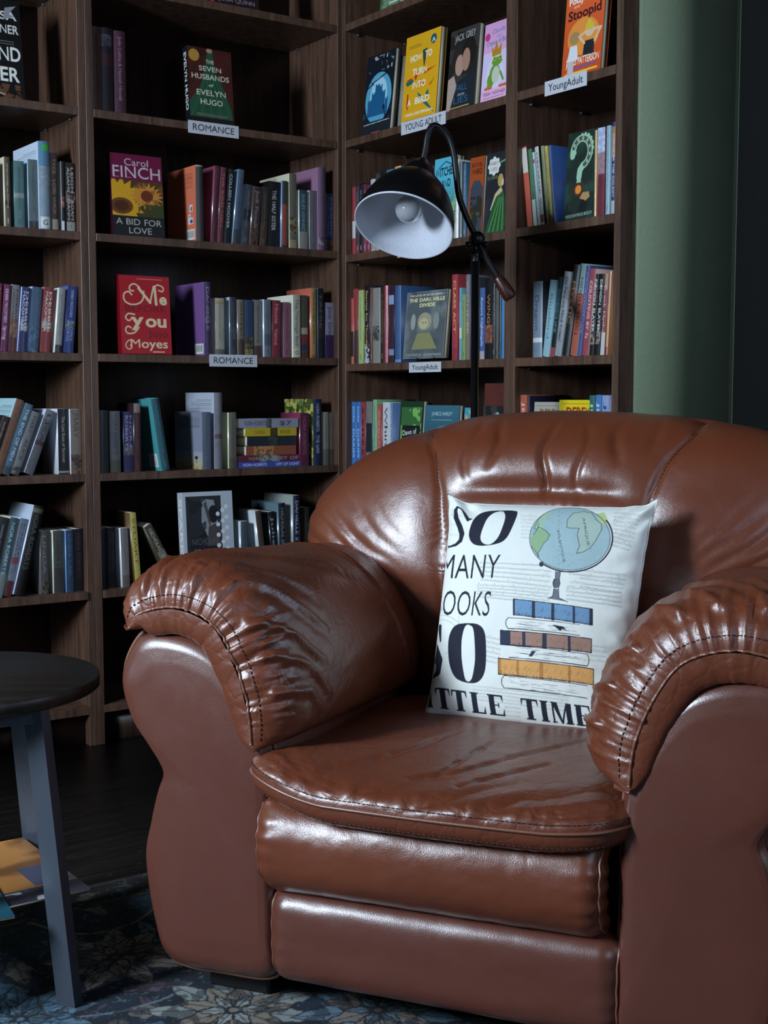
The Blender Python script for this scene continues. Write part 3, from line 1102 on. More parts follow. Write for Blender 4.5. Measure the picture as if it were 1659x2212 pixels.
face_book('M', 2, 246, 357, 329, 0.02, art_finch, '#3a0c24', 'maroon romance facing out with a yellow sunflower, third shelf', tilt=5)
row('M', 2, [
    (424, 440, 357, 0, '#3d3936', '#e8641e', 'orange hardback', '', W_, [(.98, 1, '#a89a80')], {'hard': 1, 'D': .165, 'd': -.008, 'marks': ('lines', 'barcode', 'pictures')}),
    (456, 467, 359, 9, '#54182e', '#a03a5c', 'wine paperback', None, '#2e0c18', None, {'d': 0}),
    (470, 481, 362, 8, '#6a2030', '#c05a72', 'brick red paperback', 'THE BIRD MEN', '#a06a5c', None, {'d': 0}),
    (482, 496, 366, 11, '#15171a', '#20262a', 'black slanted paperback', 'COLLEEN HOOVER', '#b0b4b8', None, {'d': .004}),
    (502, 514, 367, 14, '#4a5a74', '#6a96ac', 'slate blue paperback', None, '#2c3644', [(.0, .2, '#3a3c48')], {'d': .0}),
    (520, 536, 400, 11, '#3b4048', '#a4bcd4', 'dark grey-blue paperback', None, '#6c727c', [(.4, .6, '#1c1e22')]),
    (540, 557, 404, 9, '#3a2a2c', '#6a4e48', 'brown-violet paperback', ['Jodi Picoult', ''], '#8a7468', [(0, .3, '#5c3a28', '#2a1a14')]),
    (560, 575, 405, 6, '#3a2a22', '#3c2c24', 'sepia paperback', None, '#6b5844', [(0, .4, '#4a3424')]),
    (577, 601, 393, 4, '#121416', '#16181a', 'wide black paperback', ['', 'THE HALF SISTER', ''], '#b8b8b4'),
    (608, 619, 391, 2, '#3f3c34', '#7aa4d8', 'thin grey and orange paperback', '', W_, [(.05, .65, '#a83c1a')], {'d': .001}),
    (626, 641, 375, 0, '#6c6350', '#d8d2a8', 'tall cream novel', '', '#3c382c', [(.2, .42, '#4a3c24', '#8a7a58'), (.0, .12, '#a08a58')], {'D': .16, 'd': .0, 'marks': ('lines',)}),
    (647, 664, 411, 0, '#2c4c54', '#e0e6dc', 'dark teal paperback', [ 'SHELBY KENNEDY', ''], '#7c9aa0', [(0, .3, '#8a8878')], {'d': -.002}),
    (669, 686, 412, 0, '#65626a', '#e0e4de', 'mid grey paperback', None, '#4c4a52'),
    (688, 704, 362, 0, '#6a4664', '#a06a90', 'tall mauve hardback', '', '#9a7a96', [(.06, .16, '#8a7484', '#3c2c3c')], {'hard': 1, 'D': .17, 'd': -.006, 'marks': ('barcode',)}),
    (712, 727, 419, 0, '#1c2c66', '#8cb4ec', 'navy and orange paperback', ['DEBBIE|MACOMBER', ''], '#6a82b8', [(0, .2, '#6a4420', '#2c1c10')]),
], prev='sunflower romance')


def art_red(c, W, H):
    c.rect(0, 0, W, H, '#a8101e')
    cr, dk = '#e0c8a0', '#6e0a14'
    sp = lambda pts: [(W * x, H * y) for x, y in spline(pts, 30)]
    c.line([(W * .38, H * .84), (W * .60, H * .66)], W * .05, cr); c.line([(W * .60, H * .66), (W * .68, H * .87)], W * .03, cr); c.line([(W * .70, H * .86), (W * .72, H * .64)], W * .05, cr)
    c.line(sp([(.48, .80), (.46, .70), (.36, .64), (.20, .63), (.09, .68), (.09, .76), (.18, .79), (.24, .75)]), W * .028, cr)
    c.line(sp([(.40, .85), (.30, .89), (.21, .86), (.21, .81), (.28, .80)]), W * .026, cr)
    c.line(sp([(.68, .85), (.76, .89), (.87, .86), (.86, .81), (.78, .82)]), W * .025, cr)
    c.text('e', W * .86, H * .64, H * .14, cr, w=W * .15, bold=.03)
    c.text('BEFORE', W * .5, H * .54, H * .08, dk, w=W * .80, bold=.01)
    c.text('y', W * .33, H * .36, H * .16, cr, w=W * .26, bold=.03)
    c.text('ou', W * .70, H * .35, H * .155, cr, w=W * .42, bold=.03)
    c.line(sp([(.28, .50), (.16, .51), (.10, .46), (.16, .42), (.22, .45)]), W * .025, cr)
    c.line(sp([(.36, .34), (.26, .27), (.13, .26), (.09, .31), (.14, .35), (.2, .33)]), W * .026, cr)
    c.text('Jojo', W * .73, H * .22, H * .085, dk, w=W * .40, bold=.01)
    c.text('Moyes', W * .55, H * .08, H * .11, cr, w=W * .74, bold=.015)
    c.line(sp([(.24, .17), (.14, .17), (.08, .11), (.13, .06), (.2, .08), (.17, .11)]), W * .02, cr)
    c.line([(W * .35, H * .955), (W * .85, H * .955)], H * .008, '#d08a80')
    c.line([(W * .62, H * .03), (W * .84, H * .03)], H * .012, cr)


face_book('M', 3, 264, 372, 594, 0.024, art_red, '#7a0d18', 'red novel facing out with cream swirly lettering, fourth shelf', tilt=4)
row('M', 3, [
    (443, 456, 609, 0, '#3c2c58', '#7c4a94', 'tall purple paperback', ['DANIELLE', ''], '#8a7aa4', [(.45, .52, '#5c5460')], {'D': .17, 'd': -.008, 'marks': ('barcode',)}),
    (466, 485, 644, 0, '#a8a08c', '#e6dcc0', 'cream paperback', None, '#6a6458', [(.9, .94, '#b08238'), (0, .12, '#5a5c5c')], {'d': 0}),
    (497, 512, 642, 0, '#2d3440', '#a8c4d8', 'charcoal-blue paperback', None, '#4d5460', [(.3, .5, '#454c58', '#20262e')]),
    (515, 527, 647, 0, '#7a6a58', '#8a7a64', 'sandy brown paperback', 'MITCHELL', '#3a3028', [(0, .3, '#4e3426')]),
    (528, 547, 648, 0, '#2c4270', '#222c4c', 'navy and yellow paperback', None, '#1c2c4c', [(0, .14, '#8a7c34'), (.14, .35, '#3c3826', '#6a6034')]),
    (549, 566, 648, 0, '#77766c', '#98988c', 'olive-grey paperback', None, '#3c3c38', [(0, .2, '#4a342a')]),
    (571, 586, 647, 0, '#66727e', '#d2dee8', 'pale slate paperback', None, '#48525e', [(.2, .4, '#4c5864')]),
    (587, 604, 649, 2, '#8c1a2c', '#7a1420', 'crimson red paperback', ['Nicole', 'Vance'], '#c88a90', None, {'d': .001}),
    (612, 627, 653, 0, '#8d4e62', '#e2a8bc', 'dusty pink paperback', None, '#5c2c3c'),
    (634, 649, 637, 0, '#b4b098', '#e6e6cc', 'ivory paperback', 'The Marriage Bed', '#5a584c', None, {'D': .14, 'label': ('#c4c0a8', 'O'), 'marks': ('lines',)}),
    (650, 665, 638, 0, '#4a4a3a', '#3c3c30', 'khaki and red paperback', '', W_, [(.38, .48, '#b49a84'), (.22, .36, '#7a1c2c'), (.12, .22, '#26304c'), (0, .1, '#54302c')]),
    (673, 683, 622, 0, '#a4842c', '#e0603a', 'gold paperback', 'HOME SWEET ALABAMA', '#4a3410', [(.0, .05, '#7c5a1c')], {'d': -.002}),
    (687, 699, 623, 0, '#171a26', '#84b4cc', 'black-blue paperback', ['TAMIE', ''], '#5c5a4c', [(.3, .5, '#381c28')]),
    (707, 725, 654, 0, '#8c84a0', '#7a64a0', 'lilac and violet paperback', ['Jane Green', ''], '#3c3450', [(0, .42, '#3c1c50')]),
], prev='red swirly novel')
row('M', 4, [
    (212, 235, 886, 0, '#33383c', '#26282a', 'dark grey paperback', ['NORA ROBERTS', ''], '#1e2226', [(0, .2, '#3c3a34')]),
    (238, 261, 888, 0, '#56585e', '#34363a', 'medium grey paperback', ['NORA ROBERTS', ''], '#33363c', [(0, .2, '#4a4840')]),
    (268, 290, 889, 0, '#2c2450', '#201c3c', 'indigo paperback', ['NORA|ROBERTS', '', ''], '#8a84a8', [(.28, .44, '#5c5a5c', '#3a383a'), (.44, .46, '#2c2450')]),
    (291, 305, 871, 0, '#4a1e28', '#34161c', 'dark maroon paperback', None, '#6c3c40', [(.86, 1, '#8a7670')]),
    (350, 367, 862, -24, '#1a5560', '#1aa0a4', 'teal leaning hardback', None, '#2c7480', None, {'hard': 1, 'D': .15, 'd': -.006, 'marks': ('sticker',)}),
    (438, 456, 890, 0, '#5a6478', '#8a90a4', 'blue-grey thick paperback', None, '#48505f', None, {'D': .16, 'd': -.008, 'marks': ('lines', 'landscape')}),
    (464, 481, 848, 0, '#77767e', '#b8c0d4', 'tall silver hardback', '', '#4c4c54', [(.4, .46, '#6a4450')], {'hard': 1, 'D': .165, 'd': -.004, 'marks': ('lines', 'barcode')}),
    (495, 511, 891, 0, '#6a6256', '#dde0a0', 'taupe paperback', None, '#4c453c', [(0, .2, '#5a5040')], {'d': -.002}),
    (649, 667, 892, 0, '#5a1034', '#9c1c58', 'raspberry paperback', ['NORA ROBERTS'], '#8c4a64', None, {'d': .002}),
    (677, 695, 862, 0, '#1a2448', '#6a7c34', 'navy hardback', ['NORA ROBERTS', 'THE LIAR'], '#9aa4b4', None, {'hard': 1, 'D': .155, 'marks': ('forest',)}),
    (698, 710, 890, 0, '#888674', '#b8b69c', 'bone paperback', None, '#55544a', [(0, .3, '#6a675c')]),
    (712, 724, 891, 0, '#6b6458', '#7c766a', 'stone paperback', None, '#47423a', [(0, .3, '#4c463e')]),
])
row('M', 5, [
    (218, 232, 1141, 0, '#15182c', '#15182c', 'midnight blue paperback', None, '#23263c'),
    (234, 251, 1140, 0, '#141318', '#17151a', 'black wide paperback', ['SANDRA|BROWN', ''], '#3a3844'),
    (265, 281, 1141, -5, '#7c7472', '#dde2ec', 'grey-brown paperback', None, '#5a4c4a', [(0, .2, '#6a5c54')], {'d': 0}),
    (293, 306, 1108, -13, '#c2b02a', '#6a4a14', 'yellow paperback', ['STUART'], '#6a5c14', None, {'D': .14, 'd': -.004}),
])


def row_horizontal():
    side, zs, cname = CASES['M']
    z = zs[4] + TH
    data = [(511, 652, 1016, 1000, '#3a4a9c', ['NORA ROBERTS', 'KEY OF LIGHT'], '#c4cce8', [], 'blue paperback lying at the bottom of the stack, fifth shelf of romance bookcase'),
            (513, 650, 999, 983, '#5a2434', ['NORA', 'KEY OF'], '#a08a90', [(.33, .66, '#8f8a8c')], 'maroon and silver paperback lying second from the bottom of the stack'),
            (532, 640, 981, 963, '#8a4a34', ['', ''], '#5c2c1c', [(.15, .55, '#b07a4c')], 'rust and tan paperback lying in the middle of the stack'),
            (534, 641, 960, 942, '#20242c', [''], '#6a6a64', [(.42, .6, '#3c3c3a')], 'black paperback lying under the yellow one in the stack'),
            (530, 641, 940, 924, '#b8a01e', ['NORA', 'RIVER'], '#7a5a14', [(.48, .62, '#4a3a14')], 'yellow paperback lying second from top in the stack'),
            (516, 645, 922, 904, '#8d8f9c', ['NORA ROBERTS', '$7'], '#33363e', [(.46, .54, '#5c5c64')], 'silver-grey paperback lying on top of the stack, fifth shelf')]
    rnd = random.Random(5)
    for (x0, x1, yb, yt, col, title, tcol, bands, lab) in data:
        d = 0.02
        zz = z
        a, b = xi_at(side, x0, d, zz), xi_at(side, x1, d, zz)
        ztop = z_at(side, (x0 + x1) / 2, yt, d)
        T = min(max(ztop - z, 0.015), .030)
        L = b - a
        cv = Canvas(L, T, 0.0012, col)
        for (p, q2, c2) in bands: cv.rect(L * p, 0, L * q2, T, c2); cv.noise('#1a1a1a', 150, .55, .7, 3, box=(L * p, 0, L * q2, T))
        n = len(title)
        for j, tx in enumerate(title):
            if tx: cv.text(tx, L * (0.28 if j == 0 and n > 1 else 0.78 if n > 1 else .5), T * .25, T * .48, tcol, w=L * (.36 if len(tx) > 5 else .2), bold=.01)
        C = cv.out()
        X, Z = np.meshgrid(np.linspace(0, L, C.shape[1]), np.linspace(0, T, C.shape[0]))
        m = MB().grid(np.stack([X, 0 * X, Z], -1), C)
        c = srgb(col)
        D = 0.104
        m.box(0, L, 0.0001, D, 0, .0011, c).box(0, L, 0.0001, D, T - .0011, T, c).box(0, L, .0001, .001, .0011, T - .0011, c)
        r = empty('book', P3(side, a, d, z), AL + rnd.uniform(-.01, .01))
        m.build('cover', M_PRINT, r, colors=True)
        MB().box(.0005, L - .0005, .001, D - .0005, .0011, T - .0011).build('pages', M_PAGES, r)
        tag(r, uniq(lab), 'book', 'stack of lying paperbacks')
        z += T + 0.0004


row_horizontal()


def art_photo(c, W, H):
    c.rect(0, 0, W, H, '#b9c0c8')
    c.rect(W * .06, H * .04, W * .76, H * .95, '#24262c')
    c.poly([(W * .38, H * .92), (W * .62, H * .9), (W * .70, H * .6), (W * .5, H * .45), (W * .36, H * .66)], '#8a9298')
    c.noise('#16171a', 30, .5, .9, 12, box=(W * .06, H * .04, W * .45, H * .95))
    c.ell(W * .60, H * .74, W * .10, H * .10, '#141416')
    c.poly([(W * .46, H * .9), (W * .55, H * .64), (W * .52, H * .6), (W * .41, H * .86)], '#4a4644')
    c.poly([(W * .5, H * .60), (W * .75, H * .66), (W * .72, H * .34), (W * .46, H * .36)], '#4a4446')
    c.poly([(W * .30, H * .38), (W * .72, H * .38), (W * .66, H * .10), (W * .58, H * .1), (W * .55, H * .3), (W * .44, H * .05), (W * .24, H * .05)], '#1a1a1e')
    c.text('NICHOLAS', W * .42, H * .40, H * .07, '#5c5c62', w=W * .52)
    c.text('SPARKS', W * .45, H * .26, H * .09, '#7c726e', w=W * .52)
    c.ell(W * .78, H * .1, W * .1, H * .05, '#5a2c24')
    for k in range(14): c.ell(W * (.78 + .1 * math.sin(k * 2.1)), H * (.3 + .04 * k), W * .04, H * .025, '#dfe4e8')


face_book('M', 5, 402, 509, 1094, 0.03, art_photo, '#b4b8c0', 'white framed photo cover facing out behind the chair arm, sixth shelf', hgt=.235, tilt=4, hard=True, spine_text='SPARKS')
row('M', 5, [
    (521, 536, 1126, 0, '#4c5a68', '#c4d8e4', 'slate paperback', None, '#3a4650'),
    (566, 578, 1104, -15, '#55453a', '#c8d0d8', 'brown leaning paperback', None, '#3a2e26', None, {'D': .13, 'd': -.003}),
    (590, 603, 1106, -10, '#1c1e26', '#24262e', 'black narrow paperback', ['Julie', ''], '#8a8a8a'),
    (605, 620, 1087, -4, '#141c38', '#5c7a88', 'dark navy hardback', 'NICHOLAS SPARKS', '#8a8a78', None, {'hard': 1, 'D': .15}),
    (634, 648, 1070, 0, '#16204a', '#9aa49c', 'tall navy hardback', ['DANIELLE STEEL'], '#a0a4b0', [(0, .2, '#2c2a28')], {'hard': 1, 'D': .16, 'd': -.004}),
    (652, 668, 1096, 0, '#2c3024', '#343a2c', 'dark olive paperback', None, '#4c4c40'),
    (674, 686, 1130, 0, '#8d8c80', '#e4e6dc', 'white-edged paperback', None, '#55544a'),
], prev='photo cover')


# the slipped cream paperback
def slipped():
    side, zs, cname = CASES['M']
    d, zb = 0.014, ZL[5] + TH
    H, T = 0.172, 0.022
    cv = spine_canvas(T, H, '#4c463c', ['NICHOLAS', 'SPARKS'], '#b4aa90', [(0, .55, '#7c7868')], 4)
    r = empty('book', (0, 0, 0), AL)
    book(T, H, .105, False, cv, '#4a4028', '#3c3424').build('cover', M_PRINT, r, colors=True)
    pages(T, H, .105, False).build('pages', M_PAGES, r)
    a = xi_at(side, 374, d, zb)
    Rm = Matrix.Rotation(AL, 4, 'Z') @ Matrix.Rotation(math.radians(-28), 4, 'Y')
    r.matrix_world = Matrix.Translation(Vector(P3(side, a, d, zb))) @ Rm
    tag(r, uniq('cream-spined brown paperback slumped left against the yellow one, sixth shelf, romance bookcase'), 'book', 'books on the sixth shelf of the romance bookcase')


slipped()


# ------------------------------------------------ right-hand bookcases
def art_green_top(c, W, H):
    c.rect(0, 0, W, H, '#6d8a6a'); c.noise('#3e5c3c', 60, .5, .9, 2); c.noise('#a8b89c', 90, .6, .8, 6)
    c.line([(W * .4, H * .06), (W * .7, H * .06)], H * .02, '#d8dcc8')


face_book('R', 0, 820, 876, -200, 0.02, art_green_top, '#46603f', 'mottled green cover standing face out on the highest shelf behind the lamp', hgt=.2)


def art_castle(c, W, H):
    c.rect(0, 0, W, H, '#141c28')
    c.ell(W * .5, H * .44, W * .46, H * .32, '#5aa4c4')
    c.ell(W * .5, H * .46, W * .30, H * .24, '#a4d4e4')
    for x, h, w in ((.2, .42, .12), (.32, .5, .12), (.44, .60, .13), (.56, .58, .12), (.68, .5, .12), (.80, .40, .1)):
        c.rect(W * (x - w / 2), H * .22, W * (x + w / 2), H * h, '#1f5c86')
        c.rect(W * (x - w / 2), H * h, W * (x - w / 6), H * (h + .02), '#1f5c86'); c.rect(W * (x + w / 6), H * h, W * (x + w / 2), H * (h + .02), '#1f5c86')
    c.line([(W * .05, H * .58), (W * .35, H * .66), (W * .7, H * .72), (W * .95, H * .80)], W * .03, '#1a1614')
    c.line([(W * .1, H * .7), (W * .3, H * .62)], W * .02, '#1a1614')
    c.ell(W * .72, H * .30, W * .03, H * .05, '#12161c'); c.line([(W * .72, H * .28), (W * .82, H * .17)], W * .04, '#12161c')
    c.rect(0, 0, W, H * .16, '#20262c'); c.noise('#2c5c74', 60, .5, .6, 8, box=(0, H * .16, W, H * .28), soft=True)
    c.line([(W * .05, H * .13), (W * .95, H * .14)], H * .008, '#c8d0d4')
    c.noise('#b8bcae', 120, .66, .8, 5, box=(W * .1, H * .78, W * .95, H * .97))
    c.rect(W * .35, 0, W * .65, H * .02, '#c84a44')


face_book('R', 1, 781, 841, 127, 0.018, art_castle, '#23323c', 'dark cover with a glowing blue castle, leftmost facing out behind the lamp', tilt=6)
row('R', 1, [(842, 858, 121, 0, '#8d8278', '#4a4540', 'grey-brown hardback', '', W_, None, {'hard': 1, 'D': .15, 'rc': '#a09888', 'd': .02})], inset=.02, prev='blue castle cover')


def art_bird(c, W, H):
    c.rect(0, 0, W, H, '#e2a81c')
    dk, rd, tl = '#2c4a3c', '#c8361e', '#1c6a64'
    c.poly([(W * .50, H * .80), (W * .64, H * .81), (W * .57, H * .58)], dk)
    for p in ([(.58, .52), (.95, .58), (.62, .56)], [(.45, .60), (.30, .52), (.36, .47)], [(.08, .50), (.22, .52), (.3, .46), (.14, .44)], [(.74, .38), (.92, .46), (.80, .38)], [(.12, .34), (.17, .34), (.17, .14), (.12, .2)], [(.5, .48), (.62, .40), (.47, .44)]):
        c.poly([(W * x, H * y) for x, y in p], rd)
    for p in ([(.06, .48), (.3, .50), (.26, .45), (.1, .43)], [(.42, .34), (.66, .24), (.5, .24)], [(.66, .3), (.74, .34), (.78, .22)], [(.60, .20), (.98, .04), (.72, .20)]):
        c.poly([(W * x, H * y) for x, y in p], tl)
    w = '#f2ead4'
    for s, x, y, ww in (('HOW', .33, .70, .34), ('TO', .68, .71, .2), ('TURN', .45, .54, .42), ('INTO', .46, .39, .38), ('A', .2, .205, .1), ('BIRD', .58, .205, .42)):
        c.text(s, W * x, H * y, H * .07, w, w=W * ww, bold=.03)
    c.text('MARIA JOSE FERRADA', W * .5, H * .085, H * .03, w, w=W * .8, bold=.02)
    c.ell(W * .80, H * .89, W * .085, W * .085, '#1f5c64'); c.line([(W * .77, H * .86), (W * .8, H * .9), (W * .84, H * .86)], W * .02, w)
    for y in (.88, .86, .035): c.line([(W * .1, H * y), (W * (.45 if y > .5 else .9), H * y)], H * .006, '#7a5a14')


face_book('R', 1, 866, 940, 86, 0.02, art_bird, '#c8901a', 'yellow book facing out with white capitals and coloured leaf shapes', tilt=5)
row('R', 1, [(945, 955, 66, 0, '#9a2c30', '#7a2024', 'thin red hardback', '', W_, None, {'hard': 1, 'D': .14, 'd': .03, 'rc': '#4c1c1c'})], inset=.02, prev='yellow facing-out book')


def art_couple(c, W, H):
    c.rect(0, 0, W, H, '#3a3836')
    c.noise('#22211f', 30, .5, .9, 4)
    c.ell(W * .32, H * .62, W * .24, H * .16, '#2c2622'); c.ell(W * .38, H * .55, W * .15, H * .13, '#b48c7c')
    c.ell(W * .68, H * .70, W * .24, H * .18, '#201c1a'); c.ell(W * .60, H * .60, W * .14, H * .14, '#a8806e')
    c.poly([(0, 0), (0, H * .40), (W * .2, H * .44), (W * .32, H * .30), (W * .12, 0)], '#b49a90')
    c.poly([(W * .12, 0), (W * .34, H * .34), (W * .8, H * .44), (W, H * .40), (W, 0)], '#23282e')
    c.text('JACK GREY', W * .52, H * .86, H * .08, '#b4b0aa', w=W * .72, rot=.05)
    c.text('FALL', W * .5, H * .23, H * .08, '#2f628a', w=W * .4); c.text('AMONG', W * .5, H * .17, H * .03, '#a8b0b4', w=W * .25); c.text('LIES', W * .5, H * .08, H * .08, '#2f628a', w=W * .5)
    c.line([(W * .15, H * .03), (W * .8, H * .035)], H * .015, '#b8924c')


face_book('R', 1, 963, 1024, 74, 0.026, art_couple, '#8a8478', 'dark cover with a couple, facing out left of the pink book', tilt=5)


def art_frog(c, W, H):
    c.grad('#e8b4d8', '#d9a0cc'); c.rect(0, H * .14, W, H * .62, '#d8c8e8')
    c.ell(W * .5, H * .35, W * .34, H * .2, '#dcd4ec')
    g = '#6a9a34'
    c.ell(W * .36, H * .26, W * .14, H * .09, g); c.ell(W * .5, H * .34, W * .20, H * .12, g)
    c.ell(W * .54, H * .32, W * .15, H * .11, '#c8ccb4')
    c.ell(W * .56, H * .49, W * .2, H * .055, g); c.ell(W * .46, H * .53, W * .06, H * .03, '#9ac43c'); c.ell(W * .68, H * .53, W * .06, H * .03, '#9ac43c')
    c.ell(W * .46, H * .53, W * .025, H * .014, '#1a1a1a'); c.ell(W * .68, H * .53, W * .025, H * .014, '#1a1a1a')
    c.line([(W * .3, H * .30), (W * .26, H * .18)], W * .07, g); c.line([(W * .72, H * .34), (W * .84, H * .24)], W * .07, g)
    for x in (.22, .34, .78, .92): c.ell(W * x, H * .165, W * .10, H * .02, '#d8642c')
    c.poly([(W * .36, H * .56), (W * .32, H * .70), (W * .42, H * .64), (W * .5, H * .76), (W * .58, H * .64), (W * .70, H * .72), (W * .70, H * .57)], '#b88420')
    c.text('Cloudy', W * .56, H * .86, H * .055, '#7a84b4', w=W * .5, bold=.02, rot=.08)
    c.text('with a', W * .58, H * .80, H * .03, '#7a84b4', w=W * .2, bold=.02)
    c.text('Chance of Boys', W * .54, H * .72, H * .06, '#7a84b4', w=W * .86, bold=.03, rot=.05)
    c.ell(W * .13, H * .83, W * .1, H * .05, '#c83c7c')
    c.text('MEGAN McDONALD', W * .52, H * .075, H * .04, '#8a2470', w=W * .86, bold=.02)
    c.line([(W * .12, H * .04), (W * .9, H * .045)], H * .008, '#a05a94')


face_book('R', 1, 1037, 1092, 59, 0.018, art_frog, '#c88ab8', 'pink and lilac book facing out with a crowned green frog', tilt=5)
row('R', 2, [
    (761, 768, 404, 0, '#a82434', '#8a1c28', 'thin red paperback', '', W_, [(.25, .5, '#c8c8c8')]),
    (769, 776, 403, 0, '#3c3c44', '#2c2c34', 'thin charcoal paperback', None, '#8a8a90', [(0, .15, '#8c2430')]),
    (777, 784, 396, 0, '#1d1c20', '#1c1a1e', 'thin black paperback', None, '#b4b0b0'),
    (785, 792, 398, 0, '#6a2440', '#501a30', 'plum thin paperback', None, '#c0a0ac', [(0, .3, '#a02a4c')]),
    (793, 800, 400, 0, '#702848', '#501a30', 'berry thin paperback', None, '#c0a0ac', [(0, .3, '#a02a4c')]),
    (801, 810, 387, 0, '#c2c4cc', '#a0a2aa', 'white thin paperback', None, '#5a5c64', [(0, .3, '#b4ac90')]),
    (812, 820, 375, 0, '#45423c', '#34322e', 'thin brown-black paperback', None, '#c8c4b4', [(0, .14, '#b8b4a4')]),
    (822, 832, 372, 0, '#17191c', '#202226', 'thin ink black paperback', None, '#5aa8c4'),
    (835, 850, 366, 0, '#2a7a94', '#1c5468', 'turquoise paperback', None, '#103040'),
    (853, 866, 359, 0, '#d8a45a', '#3c4450', 'orange-cream paperback', None, '#8a5a24', None, {'D': .14, 'rc': '#4a505a'}),
    (900, 912, 356, 0, '#6c6c64', '#55554e', 'grey cloth paperback', None, '#33332e'),
])


def art_wand(c, W, H):
    c.rect(0, 0, W, H, '#58b4cc')
    c.grad('#2c6c4c', '#58b4cc', H * .3, H * .7)
    c.rect(0, 0, W, H * .3, '#2a5a3a'); c.noise('#8ab87c', 50, .5, .8, 3, box=(W * .4, 0, W, H * .6))
    c.noise('#1c3a34', 60, .52, .9, 7, box=(0, 0, W * .5, H * .6))
    c.text('WITCHES', W * .48, H * .78, H * .10, '#12303c', w=W * .84, bold=.03, rot=.05)
    c.text('WAND', W * .46, H * .64, H * .09, '#12303c', w=W * .6, bold=.03, rot=.05)
    c.line([(W * .2, H * .88), (W * .5, H * .95), (W * .88, H * .88)], W * .03, '#12303c')


def art_animal(c, W, H):
    c.rect(0, 0, W, H, '#a4481e')
    c.text('ANIMAL', W * .5, H * .87, H * .06, '#2c1810', w=W * .8, bold=.02); c.text('WARD', W * .5, H * .78, H * .07, '#2c1810', w=W * .7, bold=.02)
    c.poly([(W * .1, 0), (W * .1, H * .6), (W * .3, H * .7), (W * .7, H * .7), (W * .95, H * .6), (W * .95, 0)], '#3c4450')
    c.noise('#2a2a20', 50, .48, .9, 5, box=(W * .1, 0, W * .95, H * .5)); c.noise('#5c5430', 80, .56, .8, 8, box=(W * .1, 0, W * .95, H * .3))


def art_lady(c, W, H):
    c.rect(0, 0, W, H, '#23262c')
    c.noise('#34343c', 30, .5, .8, 2, soft=True)
    c.poly([(W * .5, H * .45), (W * .75, H * .56), (W * .85, H * .45), (W * .95, H * .1), (W * .9, 0), (W * .1, 0), (W * .3, H * .25)], '#2c5c34')
    for k in range(8): c.line([(W * (.6 + .03 * k), H * .42), (W * (.15 + .1 * k), H * .02)], W * .03, '#5c9a54' if k % 2 else '#1e4428')
    c.poly([(W * .45, H * .48), (W * .7, H * .56), (W * .78, H * .50), (W * .5, H * .44), (W * .3, H * .28), (W * .26, H * .29)], '#c8b48c')
    c.ell(W * .72, H * .62, W * .08, H * .055, '#c8b088'); c.ell(W * .66, H * .64, W * .12, H * .08, '#b89a54'); c.ell(W * .75, H * .61, W * .06, H * .045, '#d0b894')
    a = np.linspace(0, 2 * pi, 61)
    r = 1 + .1 * np.cos(8 * a)
    c.poly(np.stack([W * (.34 + .26 * r * np.cos(a)), H * (.83 + .11 * r * np.sin(a))], -1), '#d8dcd0')
    c.text('FAIRY', W * .34, H * .84, H * .045, '#a05a94', w=W * .36, bold=.01); c.text('LIES', W * .34, H * .77, H * .045, '#a05a94', w=W * .26, bold=.01)
    c.text('E.D. BAKER', W * .3, H * .67, H * .035, '#8a8a60', w=W * .45)
    c.line([(W * .6, H * .86), (W, H * .90)], H * .02, '#6aa46c')


face_book('R', 2, 930, 978, 348, 0.02, art_wand, '#c4ccc4', 'green and sky blue cover facing out behind the lamp neck', tilt=4)
row('R', 2, [(980, 990, 345, 0, '#c8ccc8', '#a8aca8', 'white hardback', 'FREDERICK BROUWER', '#4a5a5c', None, {'hard': 1, 'd': .004}),
             (992, 999, 350, 0, '#3c4a4c', '#2c3434', 'grey-green hardback', None, '#2a3030', None, {'hard': 1}),
             (1000, 1006, 353, 0, '#3f7494', '#2c5470', 'thin blue paperback', None, '#a8c4d0')], inset=.02, prev='green-sky cover')
face_book('R', 2, 1009, 1040, 359, 0.016, art_animal, '#b85a2c', 'orange cover with dark arch, facing out left of the green gown cover', tilt=3, hgt=.19)
face_book('R', 2, 1043, 1091, 336, 0.02, art_lady, '#2c2638', 'dark cover with a woman in green gown and white badge, facing out', tilt=4)
row('R', 3, [
    (757, 762, 645, 0, '#c8643c', '#a04428', 'slim orange paperback', '', W_, [(.6, 1, '#c8442c'), (.12, .5, '#2a2424')]),
    (763, 773, 624, 0, '#a82838', '#8a2030', 'rose red paperback', None, '#5c1018', [(0, .45, '#3a3438')]),
    (774, 785, 627, 0, '#a8c060', '#88a048', 'lime paperback', None, '#5a7c34'),
    (788, 798, 616, 0, '#181c2c', '#20242e', 'black-navy paperback', 'Stories Inc Thunder', '#c8a45c', [(0, .25, '#22222c', '#c4c8d4')]),
    (800, 804, 621, 0, '#8a4434', '#70382c', 'thin brick paperback', None, '#c8b4a0'),
    (805, 820, 622, 0, '#8d8d84', '#b4b4aa', 'ash grey paperback', '', '#4a4a44', [(.3, .5, '#3a3c3a', '#6a6c66')]),
    (822, 830, 619, 0, '#3a2220', '#2a1816', 'espresso paperback', None, '#a8743c'),
    (831, 838, 617, 0, '#b83a44', '#842830', 'scarlet thin hardback', '', W_, None, {'hard': 1}),
    (839, 851, 618, 0, '#3a1c34', '#2c1628', 'dark plum paperback', '', W_, [(.76, .88, '#8aa4d0'), (.1, .18, '#8a90b4')]),
    (853, 866, 617, 0, '#2a5c94', '#1c3c64', 'wide blue hardback', '', W_, [(0, .04, '#4c8ccc')], {'hard': 1, 'D': .2, 'rc': '#1f4a7c', 'd': -.008}),
])


